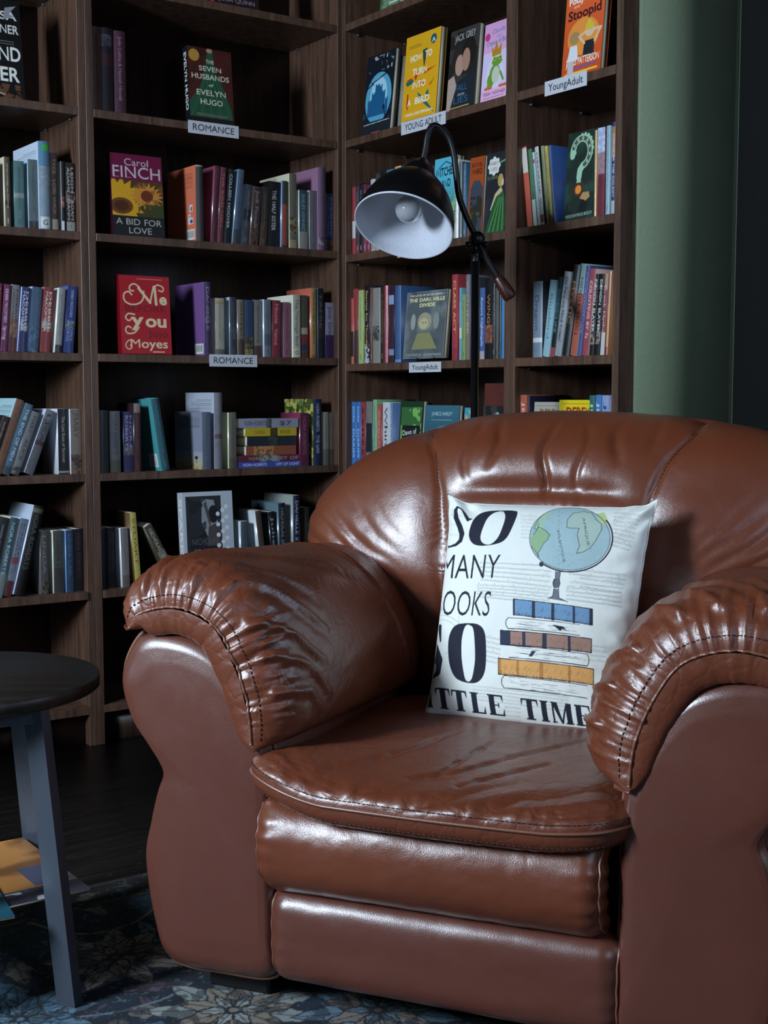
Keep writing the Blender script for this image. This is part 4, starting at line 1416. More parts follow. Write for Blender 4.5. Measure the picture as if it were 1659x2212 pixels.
def art_hills(c, W, H):
    c.rect(0, 0, W, H, '#6d7270')
    c.rect(W * .03, H * .02, W * .97, H * .98, '#575e62')
    c.noise('#7c8480', 25, .5, .8, 2, soft=True)
    c.noise('#40474c', 30, .52, .8, 6, soft=True)
    c.ell(W * .48, H * .55, W * .17, H * .13, '#a09c80'); c.ell(W * .46, H * .52, W * .11, H * .08, '#c0b490')
    c.poly([(W * .2, H * .14), (W * .32, H * .38), (W * .62, H * .38), (W * .82, H * .14)], '#8a8a5c')
    c.ell(W * .2, H * .55, W * .06, H * .12, '#9aa098'); c.ell(W * .76, H * .55, W * .07, H * .12, '#8a9088')
    c.ell(W * .44, H * .53, W * .015, H * .01, '#2a2a26'); c.ell(W * .51, H * .53, W * .015, H * .01, '#2a2a26')
    c.text('THE LAND OF ELYON BOOK 1', W * .5, H * .925, H * .028, '#e0dccc', w=W * .84, bold=.02)
    c.text('THE DARK HILLS', W * .5, H * .845, H * .052, '#e6dca0', w=W * .86, bold=.03)
    c.text('DIVIDE', W * .52, H * .765, H * .052, '#e6dca0', w=W * .38, bold=.03)
    c.text('PATRICK CARMAN', W * .5, H * .04, H * .035, '#b0b4b0', w=W * .84)


face_book('R', 3, 870, 958, 634, 0.016, art_hills, '#4a4e50', 'grey cover with a pale figure and yellow title, on small black stand', tilt=5, lift=.006, d=-.0)
row('R', 3, [
    (976, 988, 593, 0, '#b82038', '#901828', 'tall cherry red paperback', ['CLASS ACT', ''], '#e0b454', [(0, .15, '#a01c30')], {'d': -.004}),
    (989, 997, 622, 0, '#68a8b8', '#4c8c9c', 'powder blue paperback', '', W_, [(.3, .45, '#d0d4b4'), (.8, 1, '#5c9cac')]),
    (998, 1005, 636, 0, '#84a838', '#6c8c2c', 'leaf green paperback', None, '#2c3c14'),
    (1006, 1014, 593, 0, '#7c7884', '#605c68', 'tall grey-violet paperback', 'WONDER', '#c4a49c', [(0, .5, '#8d7468')]),
    (1016, 1034, 600, 0, '#3c3c42', '#2c2c30', 'tall graphite hardback', None, '#5c5c60', None, {'hard': 1, 'D': .17, 'd': .02}),
    (1036, 1046, 622, 0, '#3e62a8', '#2c4884', 'cornflower paperback', ['', 'Aurora Nightingale'], '#c0cce4', [(0, .12, '#b4a4a0')]),
    (1048, 1063, 601, 0, '#17171a', '#222226', 'black fat paperback', ['', 'WINGS', ''], '#b47a4c', [(.2, .42, '#7a4030', '#9c5a40')]),
    (1064, 1068, 604, 0, '#26282a', '#1c1c1c', 'slim dark paperback', None, '#8c8c8c'),
    (1070, 1076, 622, 0, '#5c6058', '#44463e', 'moss grey paperback', None, '#26281f'),
    (1077, 1081, 626, 0, '#22242c', '#181a1e', 'slim navy-black paperback', None, '#55565c'),
    (1082, 1089, 634, 0, '#1f84c8', '#1668a4', 'bright blue paperback', '', W_),
], inset=.016, prev='grey fantasy cover')
row('R', 4, [
    (760, 769, 868, 0, '#1c74c4', '#145ca0', 'vivid blue paperback', ['DORK', 'DIARIES'], '#a4c8e8'),
    (770, 779, 868, 0, '#1c74c4', '#145ca0', 'twin vivid blue paperback', ['DORK', 'DIARIES'], '#a4c8e8'),
    (780, 789, 868, 0, '#a82430', '#841c28', 'tomato red paperback', 'A A H E R', '#2c0c10'),
    (791, 804, 867, 0, '#7a7c72', '#5c5e54', 'grey dark-figured paperback', '', W_, [(.3, .7, '#1c2a34')]),
    (806, 814, 863, 0, '#7cb884', '#5c9868', 'mint paperback', None, '#2c5c3c'),
    (815, 824, 873, 0, '#c83c2c', '#942c20', 'thin vermilion paperback', None, '#e8c8b4'),
    (827, 842, 869, 0, '#cdd0d8', '#b0b4bc', 'snow white paperback', ['Whim'], '#2c2c30'),
    (843, 848, 870, 0, '#6a8ab8', '#4c6c9c', 'thin denim paperback', None, W_),
])


def art_dawn(c, W, H):
    c.rect(0, 0, W, H, '#1f3a24'); c.rect(W * .06, H * .04, W * .94, H * .92, '#7cb45c'); c.noise('#2c5c34', 60, .48, .9, 5, box=(W * .06, H * .6, W * .94, H * .92))
    c.rect(W * .12, H * .08, W * .9, H * .68, '#161a1c')
    c.text('Dawn of', W * .46, H * .56, H * .07, '#c8d4cc', w=W * .6, bold=.01, rot=.12)


def art_teal(c, W, H):
    c.grad('#1c3640', '#3c6c7c'); c.text('JANICE HARDY', W * .5, H * .86, H * .05, '#b8ccd0', w=W * .6); c.line([(W * .2, H * .8), (W * .8, H * .8)], H * .008, '#8aa4ac')
    c.ell(W * .6, H * .62, W * .3, H * .1, '#7a9aa4')


def art_brick(c, W, H):
    c.rect(0, 0, W, H, '#5c2c24'); c.noise('#4a221c', 30, .5, .7, 2, soft=True)


def art_cyan(c, W, H):
    c.rect(0, 0, W, H, '#3c9cb4'); c.noise('#c8a45c', 50, .6, .8, 2); c.rect(W * .0, H * .3, W, H * .7, '#26404c')


def art_blackc(c, W, H):
    c.rect(0, 0, W, H, '#20201e'); c.ell(W * .6, H * .8, W * .2, H * .12, '#8cc4c8'); c.noise('#3a3c3a', 50, .5, .8, 4)


face_book('R', 4, 857, 906, 869, 0.016, art_dawn, '#1c3020', 'green framed dark cover facing out just above the chair back', tilt=4, hgt=.2)
face_book('R', 4, 910, 984, 880, 0.016, art_teal, '#24404a', 'teal cover facing out just above the chair back, beside the lamp pole', tilt=4, hgt=.19)
face_book('R', 4, 997, 1018, 874, 0.012, art_cyan, '#2c7c90', 'narrow cyan cover touching the lamp pole above the chair back', tilt=3, hgt=.185)
face_book('R', 4, 1038, 1086, 839, 0.02, art_brick, '#4a241c', 'plain brick brown board standing behind others beside the lamp pole', tilt=3, hgt=.245, d=.05)
face_book('R', 4, 1037, 1085, 878, 0.012, art_blackc, '#1a1a1a', 'black cover with pale blue spot, in front of the brick brown board', tilt=3, hgt=.19)


def art_potty(c, W, H):
    c.grad('#c84c20', '#e06430'); c.ell(W * .5, H * .42, W * .4, H * .2, '#e8903c')
    c.text('Pottymouth', W * .5, H * .80, H * .07, '#f0e4d4', w=W * .84, bold=.03, rot=.05)
    c.text('and', W * .28, H * .745, H * .03, '#f0e4d4', w=W * .14)
    c.text('Stoopid', W * .5, H * .63, H * .10, '#3a1420', w=W * .84, bold=.03, rot=.05)
    c.ell(W * .1, H * .95, W * .12, H * .05, '#3c5c9c')
    c.line([(W * .3, H * .93), (W * .7, H * .95)], H * .02, '#f0d8a0')
    c.ell(W * .28, H * .42, W * .13, H * .07, '#a88454'); c.poly([(W * .12, H * .18), (W * .18, H * .34), (W * .36, H * .34), (W * .40, H * .18)], '#dcdce0')
    c.ell(W * .66, H * .46, W * .12, H * .065, '#d8bc9c'); c.poly([(W * .54, H * .50), (W * .62, H * .60), (W * .76, H * .52), (W * .74, H * .47), (W * .56, H * .47)], '#d8b83c')
    c.poly([(W * .52, H * .20), (W * .54, H * .36), (W * .80, H * .36), (W * .80, H * .20)], '#20242a')
    c.line([(W * .54, H * .34), (W * .40, H * .42), (W * .56, H * .46)], W * .05, '#d8bc9c'); c.line([(W * .8, H * .34), (W * .94, H * .46), (W * .78, H * .46)], W * .05, '#d8bc9c')
    c.text('JAMES PATTERSON', W * .52, H * .13, H * .075, '#f0e0cc', w=W * .84, bold=.02)
    c.line([(W * .2, H * .09), (W * .85, H * .1)], H * .02, '#6a5a9c'); c.line([(W * .1, H * .04), (W * .9, H * .05)], H * .022, '#f0c040')
    c.rect(W * .15, 0, W * .3, H * .18, '#c4b8bc')


face_book('N', 1, 1212, 1296, 3, 0.02, art_potty, '#c8501f', 'orange cover with two cartoon kids facing out, narrow right bookcase', tilt=5, hgt=.205)
row('N', 1, [
    (1300, 1309, -20, 0, '#1c1a24', '#15131a', 'black hardback', '', W_, None, {'hard': 1, 'rc': '#1d1b22'}),
    (1310, 1318, -12, 0, '#2c1c3c', '#241a30', 'dark violet hardback', '', W_, None, {'hard': 1, 'rc': '#30203c'}),
], inset=.06, prev='orange cartoon cover')
row('N', 2, [
    (1140, 1151, 319, -14, '#d4481c', '#3a2c24', 'white and orange paperback', '', W_, [(.68, .98, '#d0ccbc')]),
    (1153, 1161, 323, -13, '#4c7c4c', '#304c30', 'green and white paperback', '', W_, [(0, .35, '#c8ccc4')]),
    (1162, 1168, 330, -14, '#a8ccd4', '#88aab4', 'thin ice blue paperback', None, '#2c7484', [(0, .1, '#c4c8c0'), (.85, .9, '#c03a3a')]),
    (1169, 1177, 318, -14, '#cfd0cc', '#16161a', 'white paperback', 'GEORGE X', '#44464a', [(.04, .14, '#a83440')]),
    (1181, 1187, 316, -13, '#98a060', '#787c4c', 'mossy yellow paperback', None, '#4c5c4c', [(0, .1, '#a83440')]),
    (1189, 1195, 316, -13, '#d4bc34', '#a89020', 'thin lemon paperback', None, '#4c4414', [(0, .12, '#b83434')]),
    (1198, 1204, 315, -12, '#24549c', '#24549c', 'large blue hardback', '', W_, None, {'hard': 1, 'D': .2, 'rc': '#1f4c8c', 'd': -.006}),
])


def art_question(c, W, H):
    c.rect(0, 0, W, H, '#1d2c26'); c.noise('#2c443a', 30, .5, .8, 2, soft=True)
    g = '#9cc4a4'
    a = np.linspace(pi * 1.05, -pi * .42, 26)
    pts = [(W * (.47 + .29 * math.cos(x)), H * (.76 + .16 * math.sin(x))) for x in a] + [(W * .46, H * .56), (W * .44, H * .48)]
    c.line(pts, W * .17, g)
    for p in pts[::2]: c.ell(p[0] + W * .07, p[1] + H * .03, W * .05, H * .03, g)
    c.line(pts[3:-3], W * .10, '#54504c')
    for p in pts[4:-3:3]: c.ell(p[0], p[1], W * .03, H * .02, g)
    c.ell(W * .44, H * .43, W * .07, H * .04, g)
    c.ell(W * .44, H * .34, W * .17, H * .08, '#4c2c24'); c.ell(W * .44, H * .34, W * .10, H * .05, '#e08a34')
    c.poly([(W * .5, H * .24), (W * .6, H * .30), (W * .8, H * .30), (W * .84, H * .24), (W * .7, H * .20)], '#b08a5c')
    c.noise('#16201c', 60, .5, .9, 9, box=(0, 0, W, H * .2))
    c.ell(W * .62, H * .12, W * .12, H * .1, '#141a1c')
    c.text('PSEUDONYMOUS BOSCH', W * .5, H * .035, H * .035, '#a8c0b0', w=W * .86, rot=.04)


face_book('N', 2, 1217, 1281, 293, 0.02, art_question, '#20302a', 'dark green cover with curly question mark, facing out', tilt=4)
row('N', 2, [
    (1283, 1286, 282, 0, '#d0a03c', '#b0842c', 'thin amber paperback', '', W_),
    (1289, 1305, 276, 0, '#7a1c34', '#5c1428', 'wine and blue paperback', '', W_, [(.72, 1, '#a4b4dc', '#c4cce4'), (.48, .72, '#b06a6a', '#8a8890')]),
    (1308, 1316, 272, 0, '#8cb8c8', '#6c98a8', 'aqua thin paperback', None, '#4c6c7c', None, {'rc': '#7ca8b8'}),
    (1320, 1328, 264, 0, '#2c3c74', '#1c2c5c', 'navy and orange paperback', ['', 'CONQUER THE GALAXY'], '#d0d4e4', [(.62, .95, '#b8742c'), (0, .15, '#b4b4b8')], {'rc': '#1c2034'}),
], inset=.012, prev='question-mark cover')
row('N', 3, [
    (1151, 1171, 608, 0, '#71869c', '#8ca4bc', 'blue-grey hardback', ['', 'Dragon', ''], '#3c4858', [(.2, .26, '#d0d4d4')], {'hard': 1, 'rc': '#20242c'}),
    (1172, 1186, 606, 17, '#8cbcc8', '#a4ccd4', 'light cyan paperback', ['', 'Bluebird'], '#4c8494', None, {'rc': '#7cacb8'}),
    (1188, 1197, 599, 19, '#1c4c54', '#163c44', 'dark teal slanted paperback', ['', 'DARK LIFE', ''], '#4c8c9c', [(0, .12, '#b02834'), (.12, .5, '#15181c')]),
    (1198, 1212, 588, 22, '#bcc4cc', '#989ea4', 'white slanted paperback', 'Do Penguins Have Knees?', '#1c2430', None, {'rc': '#8c9298'}),
    (1214, 1229, 573, 26, '#1a2028', '#14181e', 'black slanted hardback', ['', 'MYSTIC', ''], '#b4783c', [(.55, .75, '#601c28')], {'hard': 1}),
    (1231, 1245, 571, 24, '#b8502c', '#8ab0ac', 'rust paperback', ['', 'MIDDLE TROLL'], '#4a1c14', [(.68, 1, '#88b0b0')]),
    (1247, 1255, 574, 20, '#4c5494', '#3c4274', 'violet paperback', 'Oceanology', '#8a90c4'),
    (1257, 1270, 581, 17, '#a83a4c', '#d0a48c', 'coral red slanted paperback', ['', 'COUNTING BY 7s'], '#e4c4c4'),
    (1272, 1282, 592, 12, '#161618', '#1a1a1c', 'black slanted manga', ['DEMON SLAYER', ''], '#e0e0dc', [(.14, .3, '#8c7c74', '#20201e')]),
    (1284, 1294, 592, 12, '#161618', '#1a1a1c', 'twin black slanted manga', ['DEMON SLAYER', ''], '#e0e0dc', [(.14, .3, '#8c7c74', '#20201e')]),
    (1296, 1305, 590, 10, '#8a2c40', '#6c2030', 'burgundy slanted paperback', ['', 'Greek Myths', ''], '#e0c4b4', [(0, .28, '#c4c4c0'), (.8, 1, '#b4846c')]),
    (1307, 1312, 586, 9, '#d08c2c', '#b06c20', 'thin tangerine paperback', '', W_, [(.6, 1, '#b8744c'), (0, .1, '#b82c2c')]),
])
row('N', 4, [
    (1113, 1126, 853, 0, '#c05028', '#983c1c', 'burnt orange paperback', ['JETER', ''], '#e4b4a0'),
    (1127, 1132, 856, 0, '#b8b87c', '#8c8c5c', 'slim pale yellow paperback', None, '#2c2c24', [(.5, 1, '#2c2c3c')]),
    (1133, 1143, 855, 0, '#1c1834', '#16142a', 'dark indigo paperback', ['JET', ''], '#b090a4'),
])


def art_dj(bg, txt, W, H, c):
    c.rect(0, 0, W, H, bg)
    c.line([(W * .1, H * .955), (W * .9, H * .955)], H * .01, txt, .6)
    c.text('DEREK', W * .60, H * .81, H * .105, txt, w=W * .74, bold=.035)
    c.text('JETER', W * .56, H * .65, H * .13, txt, w=W * .86, bold=.035)


face_book('N', 4, 1146, 1200, 854, 0.014, lambda c, W, H: art_dj('#a8a49c', '#8c6a2c', W, H, c), '#b4b8cc', 'silver-grey cover with partly hidden letters, left of the yellow cover', tilt=3, hgt=.2, d=.016)
face_book('N', 4, 1199, 1269, 850, 0.014, lambda c, W, H: art_dj('#dcc81c', '#a82c14', W, H, c), '#c8b818', 'bright yellow cover with red capitals, just above the chair back', tilt=3, hgt=.205, d=.008)
row('N', 4, [
    (1271, 1282, 854, 0, '#1c6c64', '#14544c', 'sea green paperback', ['JETER', ''], '#a8d8a0'),
    (1284, 1296, 853, 0, '#3078c0', '#2460a0', 'azure paperback', ['JETER', ''], '#b4d4ec'),
    (1298, 1312, 854, 0, '#8ca0d0', '#7484b4', 'periwinkle paperback', ['JET', ''], '#2c4c8c', None, {'rc': '#8c9ccc'}),
], inset=.01, prev='yellow cover')

shelf_label('M', 1, 407, 516, 'ROMANCE', 'white ROMANCE card on the shelf edge under the green gown cover')
shelf_label('M', 3, 453, 556, 'ROMANCE', 'white ROMANCE card on the shelf edge below the purple paperback')
shelf_label('R', 1, 866, 962, 'YOUNG ADULT', 'white card in capitals under the yellow book, partly behind lamp arm')
shelf_label('R', 2, 858, 935, 'YoungAdult', 'white card mostly hidden behind the lamp shade')
shelf_label('R', 3, 883, 952, 'YoungAdult', 'white card with black text under the grey fantasy cover', hgt=.026)
shelf_label('N', 1, 1176, 1267, 'YoungAdult', 'white card under the orange cartoon cover on narrow bookcase', hgt=.032)

# little wire stand under the grey fantasy cover
side, zs, _ = CASES['R']
a_, b_ = xi_at('R', 900, -.006, ZR[3] + TH), xi_at('R', 935, -.006, ZR[3] + TH)
st = empty('book_stand', P3('R', (a_ + b_) / 2, .01, ZR[3] + TH), RS)
tag(st, uniq('small black wire book stand under the grey fantasy cover'), 'book stand')
for sx in (-.035, .035):
    tube_obj('wire_leg', spline([(sx, -.014, .010), (sx, -.012, .002), (sx, .03, .0015), (sx, .08, .0015), (sx * .6, .06, .09)], 24), .0013, M_BLACKM, st, 6)
tube_obj('wire_bar', [(-.035, .03, .0028), (0, .03, .0028), (.035, .03, .0028)], .0013, M_BLACKM, st, 6)
# ---------------------------------------------------------------- rug (its edge runs along the boards)
def rug():
    # rug frame: x = t (toward the camera), y = s
    T0, T1, S0, S1 = 0.93, 3.3, -0.30, 2.6
    st = 0.0022
    vt0, vt1, vs0, vs1 = 0.93, 2.35, 0.55, 1.55     # part the photo shows closely
    cw, ch = vt1 - vt0, vs1 - vs0
    c = Canvas(cw, ch, st, '#15222f', ss=1)
    rnd = random.Random(11)
    c.noise('#1d3346', 9, .48, .8, 3, soft=True)
    c.noise('#0d151c', 14, .55, .8, 13, soft=True)
    pal = ['#5c6c76', '#6f6a64', '#4f6a7c', '#7a7468', '#3c5c72', '#4a3c48', '#7c6c58', '#5f7f8c']

    FLW = [(.314, .694, .105, '#867a6e', '#6c6259'), (.58, .63, .115, '#8d938f', '#7a6c5c'), (.43, .89, .10, '#58788a', '#46667a'), (.70, .46, .11, '#5c7484', '#7a6c60'), (.20, .50, .07, '#6c6a64', '#4f6a7a'), (.86, .66, .11, '#75808a', '#5c4a50'), (.60, .25, .10, '#8b8478', '#6a5c50'), (.34, .22, .09, '#6d8088', '#8c8478'), (.95, .30, .10, '#7c6a58', '#55707e'), (1.15, .55, .1, '#75808a', '#5c4a50'), (.70, .86, .09, '#80786c', '#4f6a7a')]

    def leaf(x, y, a, L, w, col, edge='#101820'):
        n = 12
        tt = np.linspace(0, 1, n)
        wv = w * np.sin(pi * tt ** .8) * (1 + .18 * np.sin(tt * 18))
        up = np.stack([tt * L, wv], -1); dn = np.stack([tt[::-1] * L, -wv[::-1]], -1)
        p = np.vstack([up, dn])
        ca, sa = math.cos(a), math.sin(a)
        q = np.stack([x + p[:, 0] * ca - p[:, 1] * sa, y + p[:, 0] * sa + p[:, 1] * ca], -1)
        c.poly(q, col, .8)
        c.line(np.vstack([q, q[:1]]), .0035, edge, .8)
        c.line([(x, y), (x + ca * L * .9, y + sa * L * .9)], .003, edge, .7)

    def flower(x, y, r, col, col2, n=9):
        for ring, (rr, k) in enumerate(((r, n), (r * .68, n), (r * .40, 6))):
            for i in range(k):
                a = 2 * pi * (i + .5 * ring) / k + rnd.uniform(-.1, .1)
                leaf(x + math.cos(a) * rr * .15, y + math.sin(a) * rr * .15, a, rr, rr * .22, col if ring % 2 == 0 else col2)
        c.ell(x, y, r * .12, r * .12, '#141c24'); c.ell(x, y, r * .06, r * .06, col2)

    for i in range(150):
        leaf(rnd.uniform(.12, cw), rnd.uniform(0, ch), rnd.uniform(0, 2 * pi), rnd.uniform(.05, .13), rnd.uniform(.012, .028), rnd.choice(pal))
    for i in range(12):
        x, y = rnd.uniform(.1, cw), rnd.uniform(0, ch)
        pts = [(x, y)]
        a = rnd.uniform(0, 6)
        for k in range(14):
            a += rnd.uniform(-.1, .5); x += math.cos(a) * .025; y += math.sin(a) * .025; pts.append((x, y))
        c.line(pts, .006, rnd.choice(pal), .8)
    for fx, fy, fr, ca, cb in FLW:
        flower(fx, fy, fr, ca, cb)
    # border band along the edge
    c.rect(0, 0, .10, ch, '#191615'); c.rect(.0, 0, .012, ch, '#3c342e'); c.rect(.085, 0, .095, ch, '#453a34')
    for k in range(30):
        leaf(.05, k * .036, (pi / 2 if k % 2 else -pi / 2) + .5, .035, .012, ['#5c4c44', '#3c4c58', '#6a6058'][k % 3])
    c.noise('#0e151b', 45, .56, .65, 21)
    c.noise('#6c7c86', 140, .70, .35, 33)
    C = c.a
    tl = np.concatenate([[T0], np.linspace(vt0, vt1, C.shape[1]), [T1]])
    sl = np.concatenate([[S0], np.linspace(vs0, vs1, C.shape[0]), [S1]])
    C2 = np.zeros((len(sl), len(tl), 3)); C2[:] = srgb('#1b2835')
    C2[1:-1, 1:-1] = C
    Tt, Ss = np.meshgrid(tl, sl)
    z = 0.0085 + 0.0012 * fbm(Tt * 60, Ss * 60, 4)
    P = np.stack([Tt, -Ss, z], -1)
    i = np.arange(P.shape[0] * P.shape[1]).reshape(P.shape[:2])
    q = np.stack([i[:-1, :-1], i[1:, :-1], i[1:, 1:], i[:-1, 1:]], -1).reshape(-1, 4)
    m = MB(); m.add(P.reshape(-1, 3), q, C2.reshape(-1, 3))
    m.box(T0 - .001, T1, -S1, -S0, 0.0005, 0.008, srgb('#2a241f'))
    o = m.build('rug', M_RUG, colors=True)
    o.location = tuple(CC); o.rotation_euler = (0, 0, RS)
    tag(o, 'worn dark blue floral rug under the armchair and the round table', 'rug')


rug()

# ---------------------------------------------------------------- armchair
PH = math.radians(22)
CH0 = np.array([-0.23536661, 1.86334732, 0.0])
W3 = np.array([math.cos(PH), -math.sin(PH), 0]); B3 = np.array([math.sin(PH), math.cos(PH), 0])
MIR = 0.672
chair = empty('armchair', CH0, -PH)
tag(chair, 'puffy brown leather armchair standing in front of the corner bookcases', 'armchair')


def smooth_noise3(P, f, seed=0):
    return fbm(P[..., 0] * f + P[..., 2] * f * .7, P[..., 1] * f + P[..., 2] * f * .6 + 7, seed, 3) - .5


def groove(d, w):
    return np.exp(-(d / w) ** 2)


def polyline_dist(X, Y, pts):
    pts = np.asarray(pts, float)
    best = np.full(X.shape, 1e9)
    for k in range(len(pts) - 1):
        a, b = pts[k], pts[k + 1]
        d = b - a
        t = np.clip(((X - a[0]) * d[0] + (Y - a[1]) * d[1]) / (d @ d), 0, 1)
        best = np.minimum(best, np.hypot(X - a[0] - t * d[0], Y - a[1] - t * d[1]))
    return best


def stitches(name, path, normal, parent, gap=0.007, r=0.0007):
    """row of small stitches along a path, one mesh"""
    path = np.asarray(path)
    L = np.concatenate([[0], np.cumsum(np.linalg.norm(np.diff(path, axis=0), axis=1))])
    m = MB()
    n = int(L[-1] / gap)
    for k in range(n):
        s0, s1 = k * gap, k * gap + gap * .6
        p = np.array([[np.interp(s, L, path[:, j]) for j in range(3)] for s in (s0, (s0 + s1) / 2, s1)])
        P = tube_P(p, r, 5)
        i = np.arange(15).reshape(3, 5); i2 = np.hstack([i, i[:, :1]])
        m.add(P.reshape(-1, 3), np.stack([i2[:-1, :-1], i2[:-1, 1:], i2[1:, 1:], i2[1:, :-1]], -1).reshape(-1, 4).tolist())
    return m.build(name, M_THREAD, parent)


PANEL = [(-.079, .062), (-.106, .120), (-.119, .210), (-.108, .270), (-.095, .318), (-.085, .345), (-.093, .366), (-.113, .393), (-.141, .431), (-.155, .485), (-.133, .534), (-.100, .552),
         (-.032, .546), (.020, .518), (.060, .460), (.084, .405), (.090, .35), (.091, .28), (.092, .20), (.093, .12), (.086, .064), (.0, .056)]


def arm(mir):
    f = (lambda u: MIR - u) if mir else (lambda u: u)
    out = spline(PANEL, 220, True)
    # sharper waist
    cx, cz = -.008, .33
    rings = []
    # back end and body
    for y in (0.80, 0.45, 0.2, 0.05, 0.02, .008, .002):
        rings.append((1.0, y))
    for a in np.linspace(0, pi / 2, 14)[1:]:
        rings.append((1 - .13 * (1 - math.cos(a)), .002 - .028 * math.sin(a)))
    for k in np.linspace(.82, 0.0, 22):
        rings.append((k, -.026 - .006 * (1 - k * k)))
    P = np.array([[(f(cx + (u - cx) * k), y, cz + (z - cz) * k) for u, z in out] for k, y in rings])
    N = normals(P, False, True)
    P[7:, :, 1] += (0.004 * smooth_noise3(P[7:], 7, 3 + mir))
    body = grid_obj('arm_panel', P, M_LEATHER2, chair, cv=True, flip=not mir)
    path = np.array([(f(u * 1.0 + (u - cx) * .012), 0.001, z + (z - cz) * .008) for u, z in out])
    path = np.vstack([path, path[:2]])
    tube_obj('piping', path, 0.0032, M_PIPING, body, 8)

    # padded cushion over the arm
    med = spline([(-.142, .560), (-.118, .588), (-.05, .602), (.015, .580), (.052, .528), (.075, .463), (.083, .398)], 120)
    tg = np.gradient(med, axis=0); tg /= np.linalg.norm(tg, axis=1)[:, None]
    nm = np.stack([-tg[:, 1], tg[:, 0]], -1)     # outward (up / inner)
    s = np.linspace(0, 1, len(med))
    h = (.050 + .006 * np.sin(pi * s) - .010 * (s > .99)) * (1 - np.abs(2 * s - 1) ** 9) ** .5
    h = np.where(s < .12, h * (.80 + 1.6 * s), h)
    loopU = np.concatenate([med + nm * h[:, None], (med - nm * h[:, None] * .98)[::-1]])
    nl = len(loopU)
    mloop = np.concatenate([med, med[::-1]])
    sl = np.concatenate([s, s[::-1]])
    side = np.concatenate([np.ones(len(med)), -np.ones(len(med))])
    y0 = -.036; R = .075
    ya = np.concatenate([y0 + R * (1 - np.cos(np.linspace(0.0, pi / 2, 44))), np.linspace(y0 + R, .64, 110)[1:], .64 + .03 * np.sin(np.linspace(0, pi / 2, 8))[1:]])
    fr = np.concatenate([np.sin(np.linspace(0.0, pi / 2, 44)), np.ones(109), np.cos(np.linspace(0, pi / 2, 8))[1:] * .9 + .1])
    rows_ = []
    for y, k in zip(ya, fr):
        c = mloop + (loopU - mloop) * k
        # seam sits low on the front
        dn = (1 - k) * .014
        c = c - np.concatenate([nm, nm[::-1]]) * dn
        yy = np.full(nl, y)
        # the front is cut back a little towards the outer end
        yy = yy + .010 * (1 - sl) * (1 - k)
        yy = np.where(side < 0, y0 + (yy - y0) * (.22 + .78 * min(1, max(0, (y - y0 - .05) / .08))), yy)
        # pad swells toward the middle and sags toward the back
        sw = 1 + .0 * y
        infl = .006 * np.sin(np.clip((y - .02) / .5, 0, 1) * pi)
        c = c + np.concatenate([nm, nm[::-1]]) * (infl * (side > 0) * (1 - np.abs(2 * sl - 1) ** 4))[:, None]
        c[:, 1] -= .075 * max(0, y - .02) * (1 - sl * .6)
        if mir:
            c[:, 0] += 0.022 * (0.3 + .7 * np.sin(np.clip((y + .03) / .12, 0, 1) * pi / 2)) * np.clip(sl * 1.6 - .3, 0, 1)
            c[:, 1] -= .008 * (1 - sl)
        rows_.append(np.stack([c[:, 0], yy, c[:, 1]], -1))
    P = np.array(rows_)
    N = normals(P, False, True)
    Y = P[..., 1]
    S = np.broadcast_to(sl, Y.shape); SD = np.broadcast_to(side, Y.shape)
    dist = Y - y0
    # gathers that run back from the front seam
    ph = S * 20 + 5.0 * fbm(S * 7, Y * 9, 9 + mir) + 6 * fbm(S * 13 + 4, Y * 5, 5)
    g = (np.abs(((ph) % 1) - .5) * 2)
    amp = .0046 * np.exp(-((dist - .030) / .028) ** 2) * (.4 + .9 * vnoise(S * 18, S * 0 + 2, 3 + mir))
    d = amp * (g ** .7 - .5)
    ph2 = S * 9 + 3.2 * fbm(S * 4, Y * 5, 19 + mir) - Y * 2.5
    g2 = (np.abs((ph2 % 1) - .5) * 2) ** .45
    d += .0022 * np.exp(-((dist - .075) / .075) ** 2) * (g2 - .75) * (vnoise(S * 9, S * 0, 7) ** 1.5 * 1.6)
    # narrow gathers of uneven length and depth
    for fq, sd, A, Lm in ((23, 3, .0034, .10), (41, 8, .0022, .045), (61, 5, .0014, .028)):
        p3 = S * fq + 1.1 * fbm(S * 9, Y * 10, sd + 2 * mir, 3) - Y * (3.5 if fq == 23 else 1.0)
        cell = np.floor(p3)
        rn = vnoise(cell * 7.31 + .5, cell * 0 + sd + mir, 5)
        fr_ = (p3 - cell) - .5
        d -= A * (.25 + rn ** 1.5 * 1.3) * np.exp(-(fr_ / .13) ** 2) * np.exp(-(np.maximum(dist - .012, 0) / (Lm * (.4 + rn))) ** 1.6)
    # long shallow folds and slackness
    d += .008 * (fbm(S * 7 + Y * 3, Y * 5 + S * 2, 31 + mir, 3) - .5) * np.clip((Y - .02) / .1, 0, 1)
    d -= .004 * groove(Y - (.36 + .06 * S), .005)          # sewn seam across the arm
    d *= (SD > 0) * (1 - np.abs(2 * S - 1) ** 5)
    for pts in ([(.05, -.02), (.075, .06), (.10, .16)], [(.075, -.02), (.105, .07), (.15, .20), (.17, .30)], [(.115, -.02), (.15, .06), (.19, .15)], [(.15, -.02), (.18, .05), (.235, .14)], [(.20, -.02), (.235, .04), (.27, .10)], [(.245, -.02), (.27, .05), (.31, .10)], [(.29, -.02), (.30, .04), (.325, .07)]):
        pl = [(a + (.004 if mir else 0), b + (.015 if mir else 0)) for a, b in pts]
        dd_ = polyline_dist(S * .36, Y, pl)
        d = d - (.0050 * groove(dd_, .0045) - .0030 * groove(dd_ - .011, .007)) * (SD > 0) * np.clip((pl[-1][1] + .03 - Y) / .06, 0, 1)
    # boxing side gets soft dimples
    d += (SD < 0) * .004 * (fbm(S * 20, Y * 14, 41 + mir) - .5)
